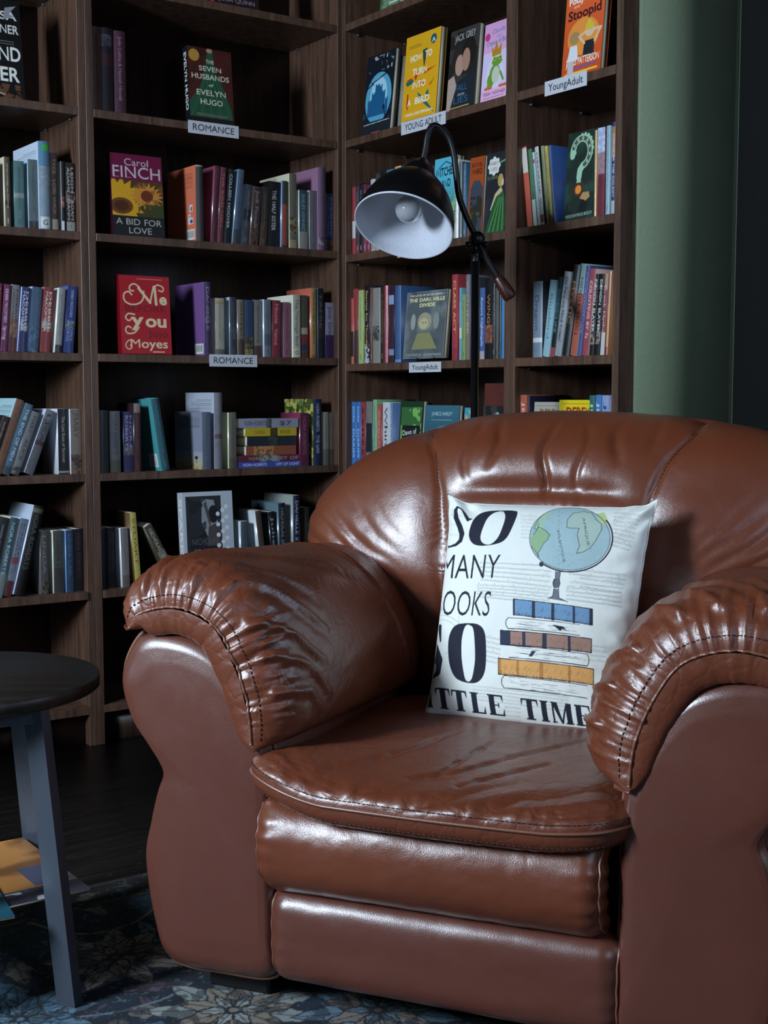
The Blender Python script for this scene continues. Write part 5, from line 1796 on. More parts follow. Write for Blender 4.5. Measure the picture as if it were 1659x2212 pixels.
    P = P + N * d[..., None] * (1 if True else 1)
    if mir: P[..., 0] = MIR - P[..., 0]
    cush = grid_obj('arm_cushion', P, M_WORN, chair, cv=True, flip=not mir)
    # seam around the front of the cushion: double ridge with stitches
    sp = P[1, 4:len(med) - 3]
    for off, rad in ((0.0, .0022),):
        tube_obj('seam', spline(sp + np.array([0, -.0008, 0]), 120), rad, M_PIPING, cush, 7)
    up = P[8, 4:len(med) - 3]
    stitches('stitching', spline(up + np.array([0, -.0012, 0.0008]), 160), None, cush)
    return P


PL = arm(False)
PR = arm(True)


# seat cushion
def seat():
    cx, cy = .336, .215
    a = np.linspace(0, 2 * pi, 320, endpoint=False)
    hx, hy, n = .272, .292, 6.5
    r = (np.abs(np.cos(a)) ** n + np.abs(np.sin(a)) ** n) ** (-1 / n)
    ox, oy = cx + hx * r * np.cos(a), cy + hy * r * np.sin(a)
    ox = ox - .016 * (ox < .2) * np.clip((.2 - ox) / .1, 0, 1) * np.exp(-np.maximum(oy + .06, 0) / .08)
    oy = oy - .008 * np.exp(-((ox - .34) / .16) ** 2) * (oy < 0)
    zs_ = .347 + .030 * np.clip((.20 - ox) / .13, 0, 1) ** 1.5 * np.exp(-np.maximum(oy + .06, 0) / .12) + .006 * np.clip((ox - .5) / .1, 0, 1) + .0 * np.clip(oy, 0, 1)
    prof = []
    for t in np.linspace(0, pi / 2, 90):                # top: centre -> seam
        prof.append((math.sin(t) ** .85, math.cos(t) ** .62, 0))
    for t in np.linspace(pi / 2, pi, 40)[1:]:
        prof.append((math.sin(t) ** .7, -abs(math.cos(t)) ** .6, 1))
    P = []
    zm = .350
    for rho, hgt, under in prof:
        x = cx + (ox - cx) * rho; y = cy + (oy - cy) * rho
        zz = zm + (zs_ - zm) * (rho ** 2.2 if not under else rho) + (.044 * hgt if not under else .052 * hgt)
        P.append(np.stack([x, y, zz], -1))
    P = np.array(P)
    N = normals(P, False, True)
    X, Y = P[..., 0], P[..., 1]
    k = np.arange(P.shape[0])[:, None] * np.ones_like(X)
    top = (k < 89)
    edge = np.abs(k - 89)
    d = np.zeros_like(X)
    fr = np.clip((.12 - Y) / .12, 0, 1)
    # fine gathers by the front seam
    ph = X * 52 + 3 * fbm(X * 20, Y * 14, 3)
    d += .0045 * np.exp(-((edge - 12) / 11) ** 2) * ((np.abs((ph % 1) - .5) * 2) ** .7 - .5) * (.3 + vnoise(X * 30, X * 0, 4)) * fr
    # diagonal folds running back to the right
    w = (X * .62 - Y * .78) * 17 + 1.6 * fbm(X * 7, Y * 7, 8)
    d += .0065 * ((np.abs((w % 1) - .5) * 2) ** .5 - .7) * fr * top * np.clip((X - .22) / .1, 0, 1) * np.exp(-((edge - 20) / 22) ** 2)
    # crackle over the left front corner
    d += .013 * (np.abs(fbm(X * 30, Y * 30, 12, 3) - .5) * 2 - .25) * np.exp(-((X - .14) / .11) ** 2) * np.exp(-((edge - 16) / 22) ** 2) * fr * top
    # soft rolling
    d += .010 * (fbm(X * 5, Y * 5, 14, 3) - .5) * top
    # creases in the middle
    for pts in ([(.30, .20), (.27, .10), (.235, .03)], [(.36, .16), (.345, .06), (.33, .0)], [(.24, .06), (.21, .0), (.19, -.02)], [(.50, .25), (.44, .15), (.36, .02), (.30, -.02)], [(.46, .08), (.40, .0), (.37, -.03)]):
        d -= .0042 * groove(polyline_dist(X, Y, pts) + .006 * (vnoise(X * 60, Y * 60, 5) - .5), .0050) * top
    d -= .018 * np.exp(-(((X - .36) / .2) ** 2 + ((Y - .3) / .16) ** 2)) * top * 0
    d = d * np.clip(edge / 7, 0, 1) * np.where(top, 1.0, .3) * np.clip((k - 3) / 10, 0, 1)
    P = P - N * d[..., None] * -1 * (1 if N[20, 0, 2] > 0 else -1)
    o = grid_obj('seat_cushion', P, M_WORN, chair, cv=True, flip=(N[20, 0, 2] < 0))
    seam = P[89].copy()
    sel = seam[(seam[:, 1] < .06)]
    order = np.argsort(np.arctan2(sel[:, 1] - .2, sel[:, 0] - cx))
    sel = sel[order]
    sel = sel + (sel - np.array([cx, cy, sel[:, 2].mean()])) * np.array([.004, .004, 0])
    tube_obj('seam', spline(sel, 240), .0024, M_PIPING, o, 7)
    s2 = P[84][(P[89][:, 1] < .06)][order]
    stitches('stitching', spline(s2 + np.array([0, -.0012, .0012]), 240), None, o)
    s3 = P[94][(P[89][:, 1] < .06)][order]
    stitches('stitching', spline(s3 + np.array([0, -.0012, -.0008]), 240), None, o)


seat()


def roll(name, x0, x1, yc, hy, zc, hz, n, seed, cre, endr=.03, mat=None):
    """leather covered front panel: rounded cross-section run across the chair"""
    a = np.linspace(0, 2 * pi, 140, endpoint=False)
    r = (np.abs(np.cos(a)) ** n + np.abs(np.sin(a)) ** n) ** (-1 / n)
    cy_, cz_ = hy * r * np.cos(a), hz * r * np.sin(a)
    t = np.linspace(0, pi / 2, 16)
    xs = np.concatenate([x0 + endr * (1 - np.cos(t)), np.linspace(x0 + endr, x1 - endr, 150)[1:-1], x1 - endr * (1 - np.cos(t[::-1]))])
    k = np.concatenate([np.sin(t) ** .9, np.ones(148), np.sin(t[::-1]) ** .9])
    P = np.array([np.stack([np.full(len(a), x), yc + cy_ * (1 - (1 - q) * .35), zc + cz_ * (1 - (1 - q) * .22)], -1) for x, q in zip(xs, k)])
    P[0] = P[0] * np.array([1, 0, 0]) + np.array([0, yc, zc]) + (P[0] - np.array([x0, yc, zc])) * np.array([0, .9, .96])
    N = normals(P, False, True)
    sg = 1 if (N[80, 70] @ np.array([0, -1, 0])) > 0 else -1
    X, Z = P[..., 0], P[..., 2]
    d = cre * (fbm(X * 9, Z * 16, seed, 4) - .5)
    e = np.minimum(X - x0, x1 - X)
    d += cre * .5 * ((np.abs(((Z * 40 + 2 * fbm(X * 10, Z * 10, seed + 2)) % 1) - .5) * 2) - .5) * np.exp(-(e / .03) ** 2)
    P = P + sg * N * d[..., None]
    # end caps
    o = grid_obj(name, P, mat or M_LEATHER, chair, cv=True, flip=(sg < 0))
    for s_ in (0, -1):
        path = np.vstack([P[s_], P[s_][:2]]) + np.array([(.002 if s_ == 0 else -.002), 0, 0])
        m = (path[:, 1] < yc)
        pp = P[(6 if s_ == 0 else -7)]
        pp = pp[pp[:, 1] < yc - hy * .2]
        pp = pp[np.argsort(pp[:, 2])]
        tube_obj('piping', spline(pp + np.array([0, -.0006, 0]), 60), .0018, M_PIPING, o, 6)
    return o


roll('front_panel', .077, .568, .045, .105, .266, .077, 2.5, 5, .006)
roll('footrest', .088, .588, .055, .090, .132, .072, 4.2, 6, .003, mat=M_LEATHER2)


# back cushion
def back():
    pts = [(.336, .860), (.20, .855), (.08, .828), (-.02, .788), (-.095, .725), (-.132, .665), (-.128, .612), (-.085, .575), (.0, .535), (.06, .47), (.08, .40), (.14, .345), (.336, .335)]
    full = pts + [(MIR - u, z) for u, z in pts[::-1][1:6]] + [(.812, .640), (.812, .70), (.785, .765), (.715, .818), (.60, .848), (.47, .858)]
    out = spline(full, 420, True)
    cx, cz = .336, .60
    prof = []
    for t in np.linspace(0.0, pi, 150):
        prof.append((math.sin(t) ** .55, math.cos(t)))
    P = []
    for rho, c in prof:
        x = cx + (out[:, 0] - cx) * rho; z = cz + (out[:, 1] - cz) * rho
        th = .135 if c > 0 else .10
        y = .60 + .16 * (z - .6) - th * np.sign(c) * abs(c) ** .9
        P.append(np.stack([x, y, z], -1))
    P = np.array(P)
    N = normals(P, False, True)
    sg = 1 if N[20, 0, 1] < 0 else -1
    N = N * sg
    X, Z = P[..., 0], P[..., 2]
    front = (P[..., 1] < .62 + .16 * (Z - .6))
    d = np.zeros_like(X)
    xm = np.minimum(X, MIR - X)
    seam = [(.085, .875), (.100, .83), (.135, .785), (.155, .73), (.165, .66), (.17, .5), (.17, .3)]
    ds = polyline_dist(xm, Z, seam)
    d -= .006 * groove(ds, .006) * front
    d -= .006 * groove(ds, .03) * front
    # head roll crease between roll and lumbar part
    d -= .010 * groove(Z - (.735 - .35 * (X - .336) ** 2), .016) * np.exp(-((X - .336) / .145) ** 6) * front
    d += .006 * groove(Z - .79, .035) * np.exp(-((X - .336) / .16) ** 4) * front
    # pleats falling from the top
    for px_, zt, zb, w, A in ((.245, .87, .76, .008, .008), (.338, .88, .72, .006, .010), (.455, .87, .77, .009, .008), (.20, .8, .74, .007, .005), (.40, .80, .73, .006, .005), (.51, .86, .79, .008, .006)):
        m = .85 * np.clip((Z - zb) / .03, 0, 1) * np.clip((.852 - Z) / .03, 0, 1)
        xx = px_ + .02 * (Z - .8) + .006 * np.sin(Z * 60 + px_ * 40)
        d -= A * groove(X - xx, w) * m * front
    # short pinches by the creased seam
    ph = X * 30 + 6 * fbm(X * 12, Z * 12, 3)
    d += .0022 * vnoise(X * 23, X * 0, 6) * ((np.abs((ph % 1) - .5) * 2) ** .7 - .5) * groove(Z - .715, .03) * np.exp(-((X - .336) / .14) ** 6) * front
    # side lobes: radiating folds low on the lobe
    ph = np.arctan2(Z - .50, xm - .22) * 9 + 1.3 * fbm(X * 8, Z * 8, 6)
    d += .0055 * ((np.abs((ph % 1) - .5) * 2) ** .6 - .6) * np.clip((.10 - xm) / .1, 0, 1) * np.exp(-((Z - .64) / .055) ** 2) * front
    d += .012 * (fbm(X * 6, Z * 6, 8, 3) - .5) * front
    P = P + N * d[..., None]
    o = grid_obj('back_cushion', P, M_LEATHER, chair, cv=True, flip=(sg < 0))
    for mm in (0, 1):
        sp = spline(seam[:6], 70)
        pts3 = []
        F = P.reshape(-1, 3)
        fm = F[:, 1] < .66
        FF = F[fm]
        for u, z in sp:
            u2 = MIR - u if mm else u
            i = np.argmin((FF[:, 0] - u2) ** 2 + (FF[:, 2] - z) ** 2 + (FF[:, 1] > .6) * 1)
            pts3.append(FF[i])
        pts3 = spline(np.array(pts3)[3::8], 120)
        for off in (-.004, .004):
            stitches('stitching', pts3 + np.array([off, -.001, 0]), None, o, .007, .0007)
    return P


PB = back()
MB().box(-.09, .762, .60, .80, .06, .60, b=.02).build('back_frame', M_LEATHER2, chair)
MB().box(.10, .572, .03, .60, .20, .335, b=.01).build('seat_base', M_LEATHER2, chair)
for fx, fy in ((-.045, .04), (.62, .04), (-.045, .66), (.62, .66)):
    MB().box(fx, fx + .10, fy, fy + .07, 0.0095, .075, b=.004).build('foot', M_PLASTIC, chair)
MB().box(-.02, .69, .09, .70, .045, .09, b=.004).build('base_rail', M_PLASTIC, chair)


# ---------------------------------------------------------------- throw pillow
def ch_hit(u, v, y):
    """world point on the chair-frame plane at depth y"""
    x, w = u - 829.5, v - 1106
    d = np.array([x, F_PX * math.cos(PITCH) - w * math.sin(PITCH), -(F_PX * math.sin(PITCH) + w * math.cos(PITCH))])
    t = ((CH0 + B3 * y - CAM) @ B3) / (d @ B3)
    P = CAM + d * t - CH0
    return np.array([P @ W3, P @ B3, P[2]])


def pillow():
    q4 = {'TL': (256, 88), 'TR': (1548, 118), 'BR': (1330, 1650), 'BL': (98, 1490)}
    full = lambda p: (p[0] * .3496 + 880, p[1] * .3496 + 1040)
    TL, TR = ch_hit(*full(q4['TL']), .425), ch_hit(*full(q4['TR']), .425)
    BL, BR = ch_hit(*full(q4['BL']), .285), ch_hit(*full(q4['BR']), .285)
    W, H = np.linalg.norm(TR - TL), np.linalg.norm(TL - BL)
    n = 460
    c = Canvas(1.0, H / W, 1.0 / n, '#e4e6de', ss=2)
    Hh = H / W
    nrm = np.cross(TR - TL, TL - BL); nrm /= np.linalg.norm(nrm)
    if nrm[1] > 0: nrm = -nrm

    def surf(U, V):
        pu, pv = 2 * U - 1, 2 * V - 1
        U2 = .5 + .5 * pu * (1 - .060 * (1 - np.abs(pv) ** 5))
        V2 = .5 + .5 * pv * (1 - .080 * (1 - np.abs(pu) ** 7))
        base = (BL * ((1 - U2) * (1 - V2))[..., None] + BR * (U2 * (1 - V2))[..., None] + TL * ((1 - U2) * V2)[..., None] + TR * (U2 * V2)[..., None])
        bul = .062 * (np.clip((1 - np.abs(pu) ** 2.2) * (1 - np.abs(pv) ** 2.2), 0, 1)) ** .52
        return base, bul

    # where each printed mark sits on the fabric (fitted once from the photo)
    gu, gv = np.meshgrid(np.linspace(0, 1, 61), np.linspace(0, 1, 61))
    bs, bl_ = surf(np.clip(gu, .004, .996), np.clip(gv, .004, .996))
    wp = bs + nrm * bl_[..., None]
    Wd = CH0 + wp[..., 0:1] * W3 + wp[..., 1:2] * B3 + wp[..., 2:3] * np.array([0, 0, 1.0]) - CAM
    cp_, sp_ = math.cos(PITCH), math.sin(PITCH)
    zc = Wd[..., 1] * cp_ - Wd[..., 2] * sp_; yc = Wd[..., 1] * sp_ + Wd[..., 2] * cp_
    KX = ((829.5 + F_PX * Wd[..., 0] / zc) - 880) / .3496; KY = ((1106 - F_PX * yc / zc) - 1040) / .3496
    # smooth polynomial fit  (px,py) -> (u,v)
    inn = (gu > .04) & (gu < .96) & (gv > .04) & (gv < .96)
    def feat(x, y):
        x, y = (x - 750) / 700, (y - 850) / 700
        return np.stack([x ** i * y ** j for i in range(8) for j in range(8 - i)], -1)
    Fm = feat(KX[inn], KY[inn])
    cu_, *_r = np.linalg.lstsq(Fm, gu[inn], rcond=None); cv_, *_r = np.linalg.lstsq(Fm, gv[inn], rcond=None)

    def m(pts):
        pts = np.atleast_2d(np.asarray(pts, float))
        ff = feat(pts[:, 0], pts[:, 1])
        return np.stack([ff @ cu_, (ff @ cv_) * Hh], -1)

    poly = lambda pts, col, al=1.0: c.poly(m(pts), col, al)
    sc = 1.0 / 1250
    line = lambda pts, w, col, al=1.0: c.line(m(pts), np.asarray(w) * sc, col, al)
    ink, ink2 = '#15192b', '#2a3348'
    rnd = random.Random(4)
    # handwriting
    def script(x0, y0, x1, y1, al=.55):
        L = math.hypot(x1 - x0, y1 - y0)
        k = int(L / 5)
        pts = []
        for i in range(k + 1):
            t = i / k
            pts.append((x0 + (x1 - x0) * t, y0 + (y1 - y0) * t + 5 * math.sin(i * 1.9) * rnd.uniform(.3, 1.3) - (9 if rnd.random() < .07 else 0)))
        line(pts, 2.6, '#5c6068', al)
        line([(x0, y0 + 7), (x1, y1 + 7)], 2.2, '#70747c', al)
    for k in range(9): script(1278 - k * 2, 190 + k * 25, 1440 - k * 8, 212 + k * 27)
    for k in range(5): script(450, 500 + k * 26, 905 - rnd.uniform(0, 30), 520 + k * 32)
    for k in range(5): script(950 + rnd.uniform(0, 140), 540 + k * 26, 1352 - k * 6, 580 + k * 27)
    for k in range(5): script(430, 635 + k * 18, 880, 668 + k * 22)
    for k in range(4): script(980, 650 + k * 24, 1325, 690 + k * 27)
    for k in range(7): script(700, 210 + k * 22, 800, 216 + k * 22, .4)
    for k in range(6): script(385, 940 + k * 28, 575, 975 + k * 30, .5)
    for k in range(4): script(1120, 1010 + k * 30, 1230, 1022 + k * 30, .4)
    for k in range(3): script(230, 205 + k * 60, 330, 210 + k * 60, .3)
    for k in range(5): script(400, 1260 + k * 20, 1000, 1330 + k * 22, .35)
    for k in range(4): script(600, 1390 + k * 25, 700, 1400 + k * 25, .4)
    # faint postmark
    for r_ in (150, 120):
        a = np.linspace(pi * 1.2, 2.4 * pi, 30)
        line(np.stack([200 + r_ * np.cos(a), 960 + r_ * .9 * np.sin(a)], -1), 4, '#8a8c8e', .5)
    line([(320, 830), (318, 900)], 4, '#8a8c8e', .5)
    # SO
    line([(400, 232), (375, 236), (352, 200), (330, 165), (308, 156), (294, 178), (300, 225), (325, 280), (338, 325), (330, 365), (300, 392), (262, 405), (236, 402)], [6, 26, 20, 10, 12, 26, 34, 38, 38, 30, 20, 12, 18], ink)
    O1 = spline([(380, 330), (400, 380), (450, 398), (540, 388), (600, 360), (640, 300), (682, 200), (660, 182), (600, 180), (500, 186), (430, 212), (395, 270)], 90, True)
    poly(O1, ink)
    poly(spline([(452, 340), (468, 382), (512, 388), (555, 350), (585, 290), (606, 226), (596, 190), (566, 188), (525, 204), (485, 250)], 70, True), '#e4e6de')
    # MANY / BOOKS
    def word(t, x0, x1, y0, y1, h, skew=0.0):
        base = np.array([x0, y0]); ex = np.array([x1 - x0, y1 - y0])
        mp = lambda P: m((base + P[..., 0:1] * ex + P[..., 1:2] * np.array([h * .12, -h])).reshape(-1, 2)).reshape(P.shape)
        c.text(t, 0, 0, 1, ink, w=1.0, anchor='l', bold=-0.004, vmap=mp)
    word('MANY', 196, 560, 600, 598, 148)
    word('BOOKS', 152, 503, 826, 832, 155)
    # second SO
    poly(spline([(252, 1040), (262, 1140), (300, 1215), (375, 1244), (440, 1235), (478, 1170), (487, 1040), (478, 930), (440, 885), (370, 876), (300, 890), (262, 950)], 90, True), ink)
    poly(spline([(335, 1040), (340, 1140), (360, 1225), (392, 1225), (412, 1140), (418, 1040), (410, 920), (390, 890), (362, 892), (342, 950)], 70, True), '#e4e6de')
    line([(205, 985), (200, 900), (150, 880), (120, 900), (128, 960), (165, 1040), (195, 1110), (190, 1180), (140, 1212), (100, 1215)], [14, 36, 16, 20, 60, 72, 60, 40, 18, 14], ink)
    # LITTLE TIME : slab letters
    ex = np.array([1.0, .118])
    def slab(kind, x, y, w, h):
        up = np.array([-.14, -1.0])
        o = np.array([x, y], float)
        g = lambda a, b: o + ex * a + up * b
        def bar(a0, b0, a1, b1, t0, t1):
            poly([g(a0, b0), g(a0 + t0, b0), g(a1 + t1, b1), g(a1, b1)], ink)
        def box(a0, b0, a1, b1): poly([g(a0, b0), g(a1, b0), g(a1, b1), g(a0, b1)], ink)
        t = 34
        if kind == 'I':
            box(w / 2 - t / 2, 0, w / 2 + t / 2, h); box(0, 0, w, 9); box(0, h - 9, w, h)
        if kind == 'T':
            box(w / 2 - t / 2, 0, w / 2 + t / 2, h); box(w * .22, 0, w * .78, 9); box(0, h - 12, w, h)
            poly([g(0, h), g(14, h), g(4, h - 42), g(0, h - 42)], ink); poly([g(w, h), g(w - 14, h), g(w - 4, h - 42), g(w, h - 42)], ink)
        if kind == 'L':
            box(8, 0, 8 + t, h); box(0, 0, w, 10); box(0, h - 9, t + 18, h); poly([g(w, 0), g(w - 16, 0), g(w - 3, 46), g(w, 46)], ink)
        if kind == 'E':
            box(8, 0, 8 + t, h); box(0, 0, w, 10); box(0, h - 10, w - 4, h); box(20, h * .47, w * .68, h * .53)
            poly([g(w, 0), g(w - 16, 0), g(w - 3, 44), g(w, 44)], ink); poly([g(w - 4, h), g(w - 20, h), g(w - 8, h - 40), g(w - 4, h - 40)], ink)
            box(w * .62, h * .38, w * .70, h * .62)
        if kind == 'M':
            box(6, 0, 18, h); box(w - t - 6, 0, w - 6, h); bar(6, h, w * .42, 0, t, 12); bar(w * .42, 0, w - t - 4, h, 12, 12)
            box(0, 0, 30, 9); box(w - t - 14, 0, w, 9); box(0, h - 9, 26, h)
    h = 128
    for kk, x, w in (('L', 30, 76), ('I', 118, 44), ('T', 186, 90), ('T', 285, 94), ('L', 400, 88), ('E', 508, 98), ('T', 715, 104), ('I', 832, 50), ('M', 900, 132), ('E', 1046, 98)):
        slab(kk, x, 1385 + (x - 60) * .122, w, h)
    # globe
    a = np.linspace(0, 2 * pi, 80, endpoint=False)
    gx, gy = 1004 + 250 * np.cos(a), 352 + 196 * np.sin(a)
    poly(np.stack([gx, gy], -1), '#9fb9bc')
    for k in range(70):
        aa = rnd.uniform(0, 2 * pi); rr = rnd.uniform(.5, .97)
        x, y = 1004 + 245 * rr * math.cos(aa), 352 + 192 * rr * math.sin(aa)
        line([(x, y), (x + 14, y - 8)], 2, '#5a7f8c', .6)
    gr = '#8fae84'
    poly([(775, 330), (812, 282), (850, 300), (880, 330), (868, 360), (845, 380), (822, 420), (806, 440), (812, 470), (790, 430), (765, 400), (758, 350)], gr)
    poly([(815, 255), (845, 270), (835, 290), (800, 300), (782, 290), (812, 230), (840, 205), (900, 190), (860, 225)], '#a3bd98')
    poly([(985, 285), (990, 235), (1025, 195), (1090, 185), (1140, 195), (1165, 235), (1200, 265), (1185, 330), (1160, 370), (1130, 410), (1090, 435), (1045, 446), (1065, 400), (1050, 330), (1062, 290), (1010, 290)], '#a9bdb0')
    poly([(1165, 200), (1215, 190), (1235, 230), (1228, 275), (1195, 260)], '#b9c88c')
    for pts in ([(775, 330), (812, 282), (850, 300), (880, 330), (868, 360), (845, 380), (822, 420), (806, 440), (812, 470), (790, 430), (765, 400)], [(985, 285), (990, 235), (1025, 195), (1090, 185), (1140, 195)], [(985, 285), (1010, 290), (1062, 290), (1050, 330), (1065, 400), (1045, 446), (1090, 435), (1130, 410), (1160, 370), (1200, 300), (1200, 265), (1165, 235), (1140, 195)], [(812, 255), (800, 300), (782, 290), (812, 230), (840, 205)]):
        line(pts, 4, ink2, .9)
    c.a  # lettering on the sea
    def small(t, x0, y0, x1, y1, hh):
        base = np.array([x0, y0], float); exx = np.array([x1 - x0, y1 - y0], float); upv = np.array([exx[1], -exx[0]]) / np.linalg.norm(exx) * hh
        mp = lambda P: m((base + P[..., 0:1] * exx + P[..., 1:2] * upv).reshape(-1, 2)).reshape(P.shape)
        c.text(t, 0, 0, 1, ink2, w=1.0, anchor='l', vmap=mp)
    small('ATLANTIQUE', 922, 300, 962, 500, 16)
    small('AFRIQUE', 1080, 225, 1112, 400, 16)
    for k in range(14): line([(935, 180 + k * 27), (937, 192 + k * 27)], 2.5, ink2, .6)
    aa = np.linspace(0, 2 * pi, 100)
    line(np.stack([1004 + 250 * np.cos(aa), 352 + 196 * np.sin(aa)], -1), 4, ink2)
    aa = np.linspace(-.55, 2.35, 50)
    line(np.stack([1006 + 262 * np.cos(aa), 350 + 208 * np.sin(aa)], -1), 9, ink)
    c.ell(*m([(828, 512)])[0], .012, .012, ink2)
    # stand
    poly([(915, 555), (945, 555), (938, 600), (930, 655), (905, 655), (912, 600)], '#6f7680')
    poly(spline([(905, 655), (895, 630), (905, 600), (935, 600), (942, 630), (930, 655)], 30, True), '#5a616c')
    poly([(900, 660), (932, 664), (935, 720), (985, 742), (870, 722), (895, 708)], '#6a707a')
    for pts in ([(915, 555), (912, 600), (898, 630), (905, 655), (895, 708), (865, 724)], [(945, 555), (938, 600), (942, 630), (932, 658), (935, 718), (990, 744)]): line(pts, 4, ink)

    def bk(x0, y0, x1, y1, hgt, col, bands, lbl=True):
        e = np.array([x1 - x0, y1 - y0], float)
        g = lambda a, b: np.array([x0, y0]) + e * a + np.array([0, hgt * b])
        poly([g(0, 0), g(1, 0), g(1, 1), g(0, 1)], col)
        for b0, b1 in bands:
            poly([g(b0, -.04), g(b1, -.04), g(b1, 1.04), g(b0, 1.04)], ink2 if col != '#d9a05c' else '#b87c40')
        for k in range(60):
            a0 = rnd.random()
            line([g(a0, 1), g(a0 + .004, .72 + .2 * rnd.random())], 2.2, ink, .7)
        for k in range(34):
            a0 = .04 + .92 * rnd.random(); b0 = .2 + .3 * rnd.random()
            line([g(a0, b0 + .25), g(a0 + .025, b0)], 2, ink, .5)
        line([g(0, 0), g(1, 0), g(1, 1), g(0, 1), g(0, 0)], 5, ink)

    def pgs(x0, y0, x1, y1, hgt, left=True):
        e = np.array([x1 - x0, y1 - y0], float)
        g = lambda a, b: np.array([x0, y0]) + e * a + np.array([0, hgt * b])
        poly([g(0, 0), g(1, 0), g(1, 1), g(0, 1)], '#e8e8e0')
        for k in range(26):
            a0 = rnd.random() * .8; b0 = rnd.random()
            line([g(a0, b0), g(a0 + .05 + .2 * rnd.random(), b0)], 2.2, ink2, .7)
        line([g(0, 0), g(1, 0)], 4, ink); line([g(0, 1), g(1, 1)], 5, ink)
        cx_ = 0 if left else 1
        line([g(cx_, 0), g(cx_ - .03 if left else cx_ + .02, .3), g(cx_ - .03 if left else cx_ + .02, .7), g(cx_, 1)], 5, ink)
    pgs(598, 1198, 1110, 1262, 78)
    bk(562, 1092, 1150, 1160, 98, '#d9a05c', [(.0, .03), (.19, .215), (.43, .47), (.73, .76)])
    pgs(628, 1012, 1110, 1066, 74, False)
    poly([(770, 1046), (795, 1048), (770, 1082), (748, 1080)], ink2)
    bk(575, 920, 1136, 972, 86, '#a07c6c', [(0, .11), (.24, .275), (.46, .51), (.74, .77)])
    pgs(622, 842, 1062, 884, 66)
    poly([(895, 884), (960, 896), (985, 918), (955, 912), (945, 925)], ink)
    bk(654, 726, 1142, 788, 98, '#7094b4', [(.0, .02), (.235, .275), (.48, .52), (.75, .78), (.96, 1)])
    C = c.out()
    ny, nx = C.shape[:2]
    U, V = np.meshgrid(np.linspace(0, 1, nx), np.linspace(0, 1, ny))
    pu, pv = 2 * U - 1, 2 * V - 1
    base, bul = surf(U, V)
    wr = .006 * (fbm(U * 5, V * 5, 3) - .5) * np.clip(bul / .03, 0, 1)
    # pucker near the corners and along the right side
    wr += .0035 * np.sin((pu - pv) * 26 + 2 * fbm(U * 6, V * 6, 8)) * np.exp(-((pu - 1) ** 2 + (pv - 1) ** 2) / .10)
    wr += .0035 * np.sin((pu + pv) * 26) * np.exp(-((pu + 1) ** 2 + (pv - 1) ** 2) / .08)
    wr += .0025 * np.sin(pv * 34 + 3 * fbm(U * 4, V * 9, 5)) * np.exp(-((pu - .93) / .10) ** 2)
    wr -= .012 * np.exp(-(((pu + .80) / .10) ** 2 + ((pv - .92) / .09) ** 2))
    Pf = base + nrm * (bul + wr)[..., None]
    Pb = base - nrm * (bul * .72)[..., None]
    mm = MB()
    mm.grid(Pf, C)
    mm.grid(Pb[::4, ::4], srgb('#e4e6de'), flip=True)
    # narrow seam allowance
    o = mm.build('throw_pillow', M_FABRIC, None, smooth=True, colors=True)
    o.location = tuple(CH0); o.rotation_euler = (0, 0, -PH)
    tag(o, 'cream throw pillow printed with a globe and stacked books, leaning in the armchair', 'pillow')
    rim = np.vstack([Pf[0, ::6], Pf[::6, -1], Pf[-1, ::-6], Pf[::-6, 0]])
    tube_obj('edge_seam', rim, .0022, M_WHITEC, o, 6)


M_WHITEC = flat_mat('cream_cotton', '#dfe1da', .9)
pillow()


# ---------------------------------------------------------------- floor lamp
def pl_hit(u, v, Y):
    x, w = u - 829.5, v - 1106
    d = np.array([x, F_PX * math.cos(PITCH) - w * math.sin(PITCH), -(F_PX * math.sin(PITCH) + w * math.cos(PITCH))])
    return CAM + d * (Y / d[1])


LY = 2.83
base = pl_hit(1026, 700, LY)
lx, ly = base[0], base[1]
lamp = empty('floor_lamp', (lx, ly, 0))
tag(lamp, 'black metal floor lamp with tilted dome shade and white inside, behind the armchair', 'floor lamp')
off = np.array([lx, ly, 0])
L_ = lambda u, v, Y=LY: pl_hit(u, v, Y) - off
lathe_obj('lamp_base', [(0, .0), (.105, .0), (.11, .006), (.108, .014), (.02, .022), (.012, .03), (0.0, .03)], (0, 0, .0095), (0, 0, 1), M_BLACKM, lamp)
ztop = L_(1026, 556)[2]
tube_obj('pole', [(0, 0, .03), (0, 0, .6), (0, 0, ztop)], .0082, M_BLACKM, lamp, 20)
lathe_obj('pole_collar', [(0, 0), (.0095, 0), (.0105, .006), (.0085, .010), (.0105, .014), (.0105, .020), (.006, .026), (.006, .034), (.009, .04), (.009, .048), (0, .05)], (0, 0, ztop - .012), (0, 0, 1), M_BLACKM, lamp, 24)
J = L_(1030, 516)
jt = lathe_obj('joint', [(0, -.016), (.012, -.016), (.015, -.010), (.015, .010), (.012, .016), (0, .016)], J, (0.2, -1, 0), M_BLACKM, lamp, 24)
for ax, ang in (((.9, -.3, -.25), 0), ((-.9, -.3, -.25), 0)):
    lathe_obj('wing_screw', [(0, 0), (.0035, 0), (.0035, .014), (.007, .018), (.007, .024), (0, .026)], J + np.array([0, -.004, -.008]), ax, M_BLACKM, lamp, 12)
YS = LY - .10
capc = pl_hit(912, 352, LY - .02) - off
arm_px = [(1027, 510, LY), (1008, 470, LY - .002), (992, 425, LY - .004), (986, 380, LY - .006), (980, 330, LY - .01), (968, 295, LY - .012), (950, 276, LY - .015), (935, 272, LY - .018), (924, 290, LY - .02), (919, 320, LY - .02)]
path = np.array([pl_hit(*q) - off for q in arm_px])
path = np.vstack([path, capc])
tube_obj('gooseneck', spline(path, 90), .0066, M_BLACKM, lamp, 14)
hp = np.array([L_(1030, 516), L_(1050, 556), L_(1078, 604)])
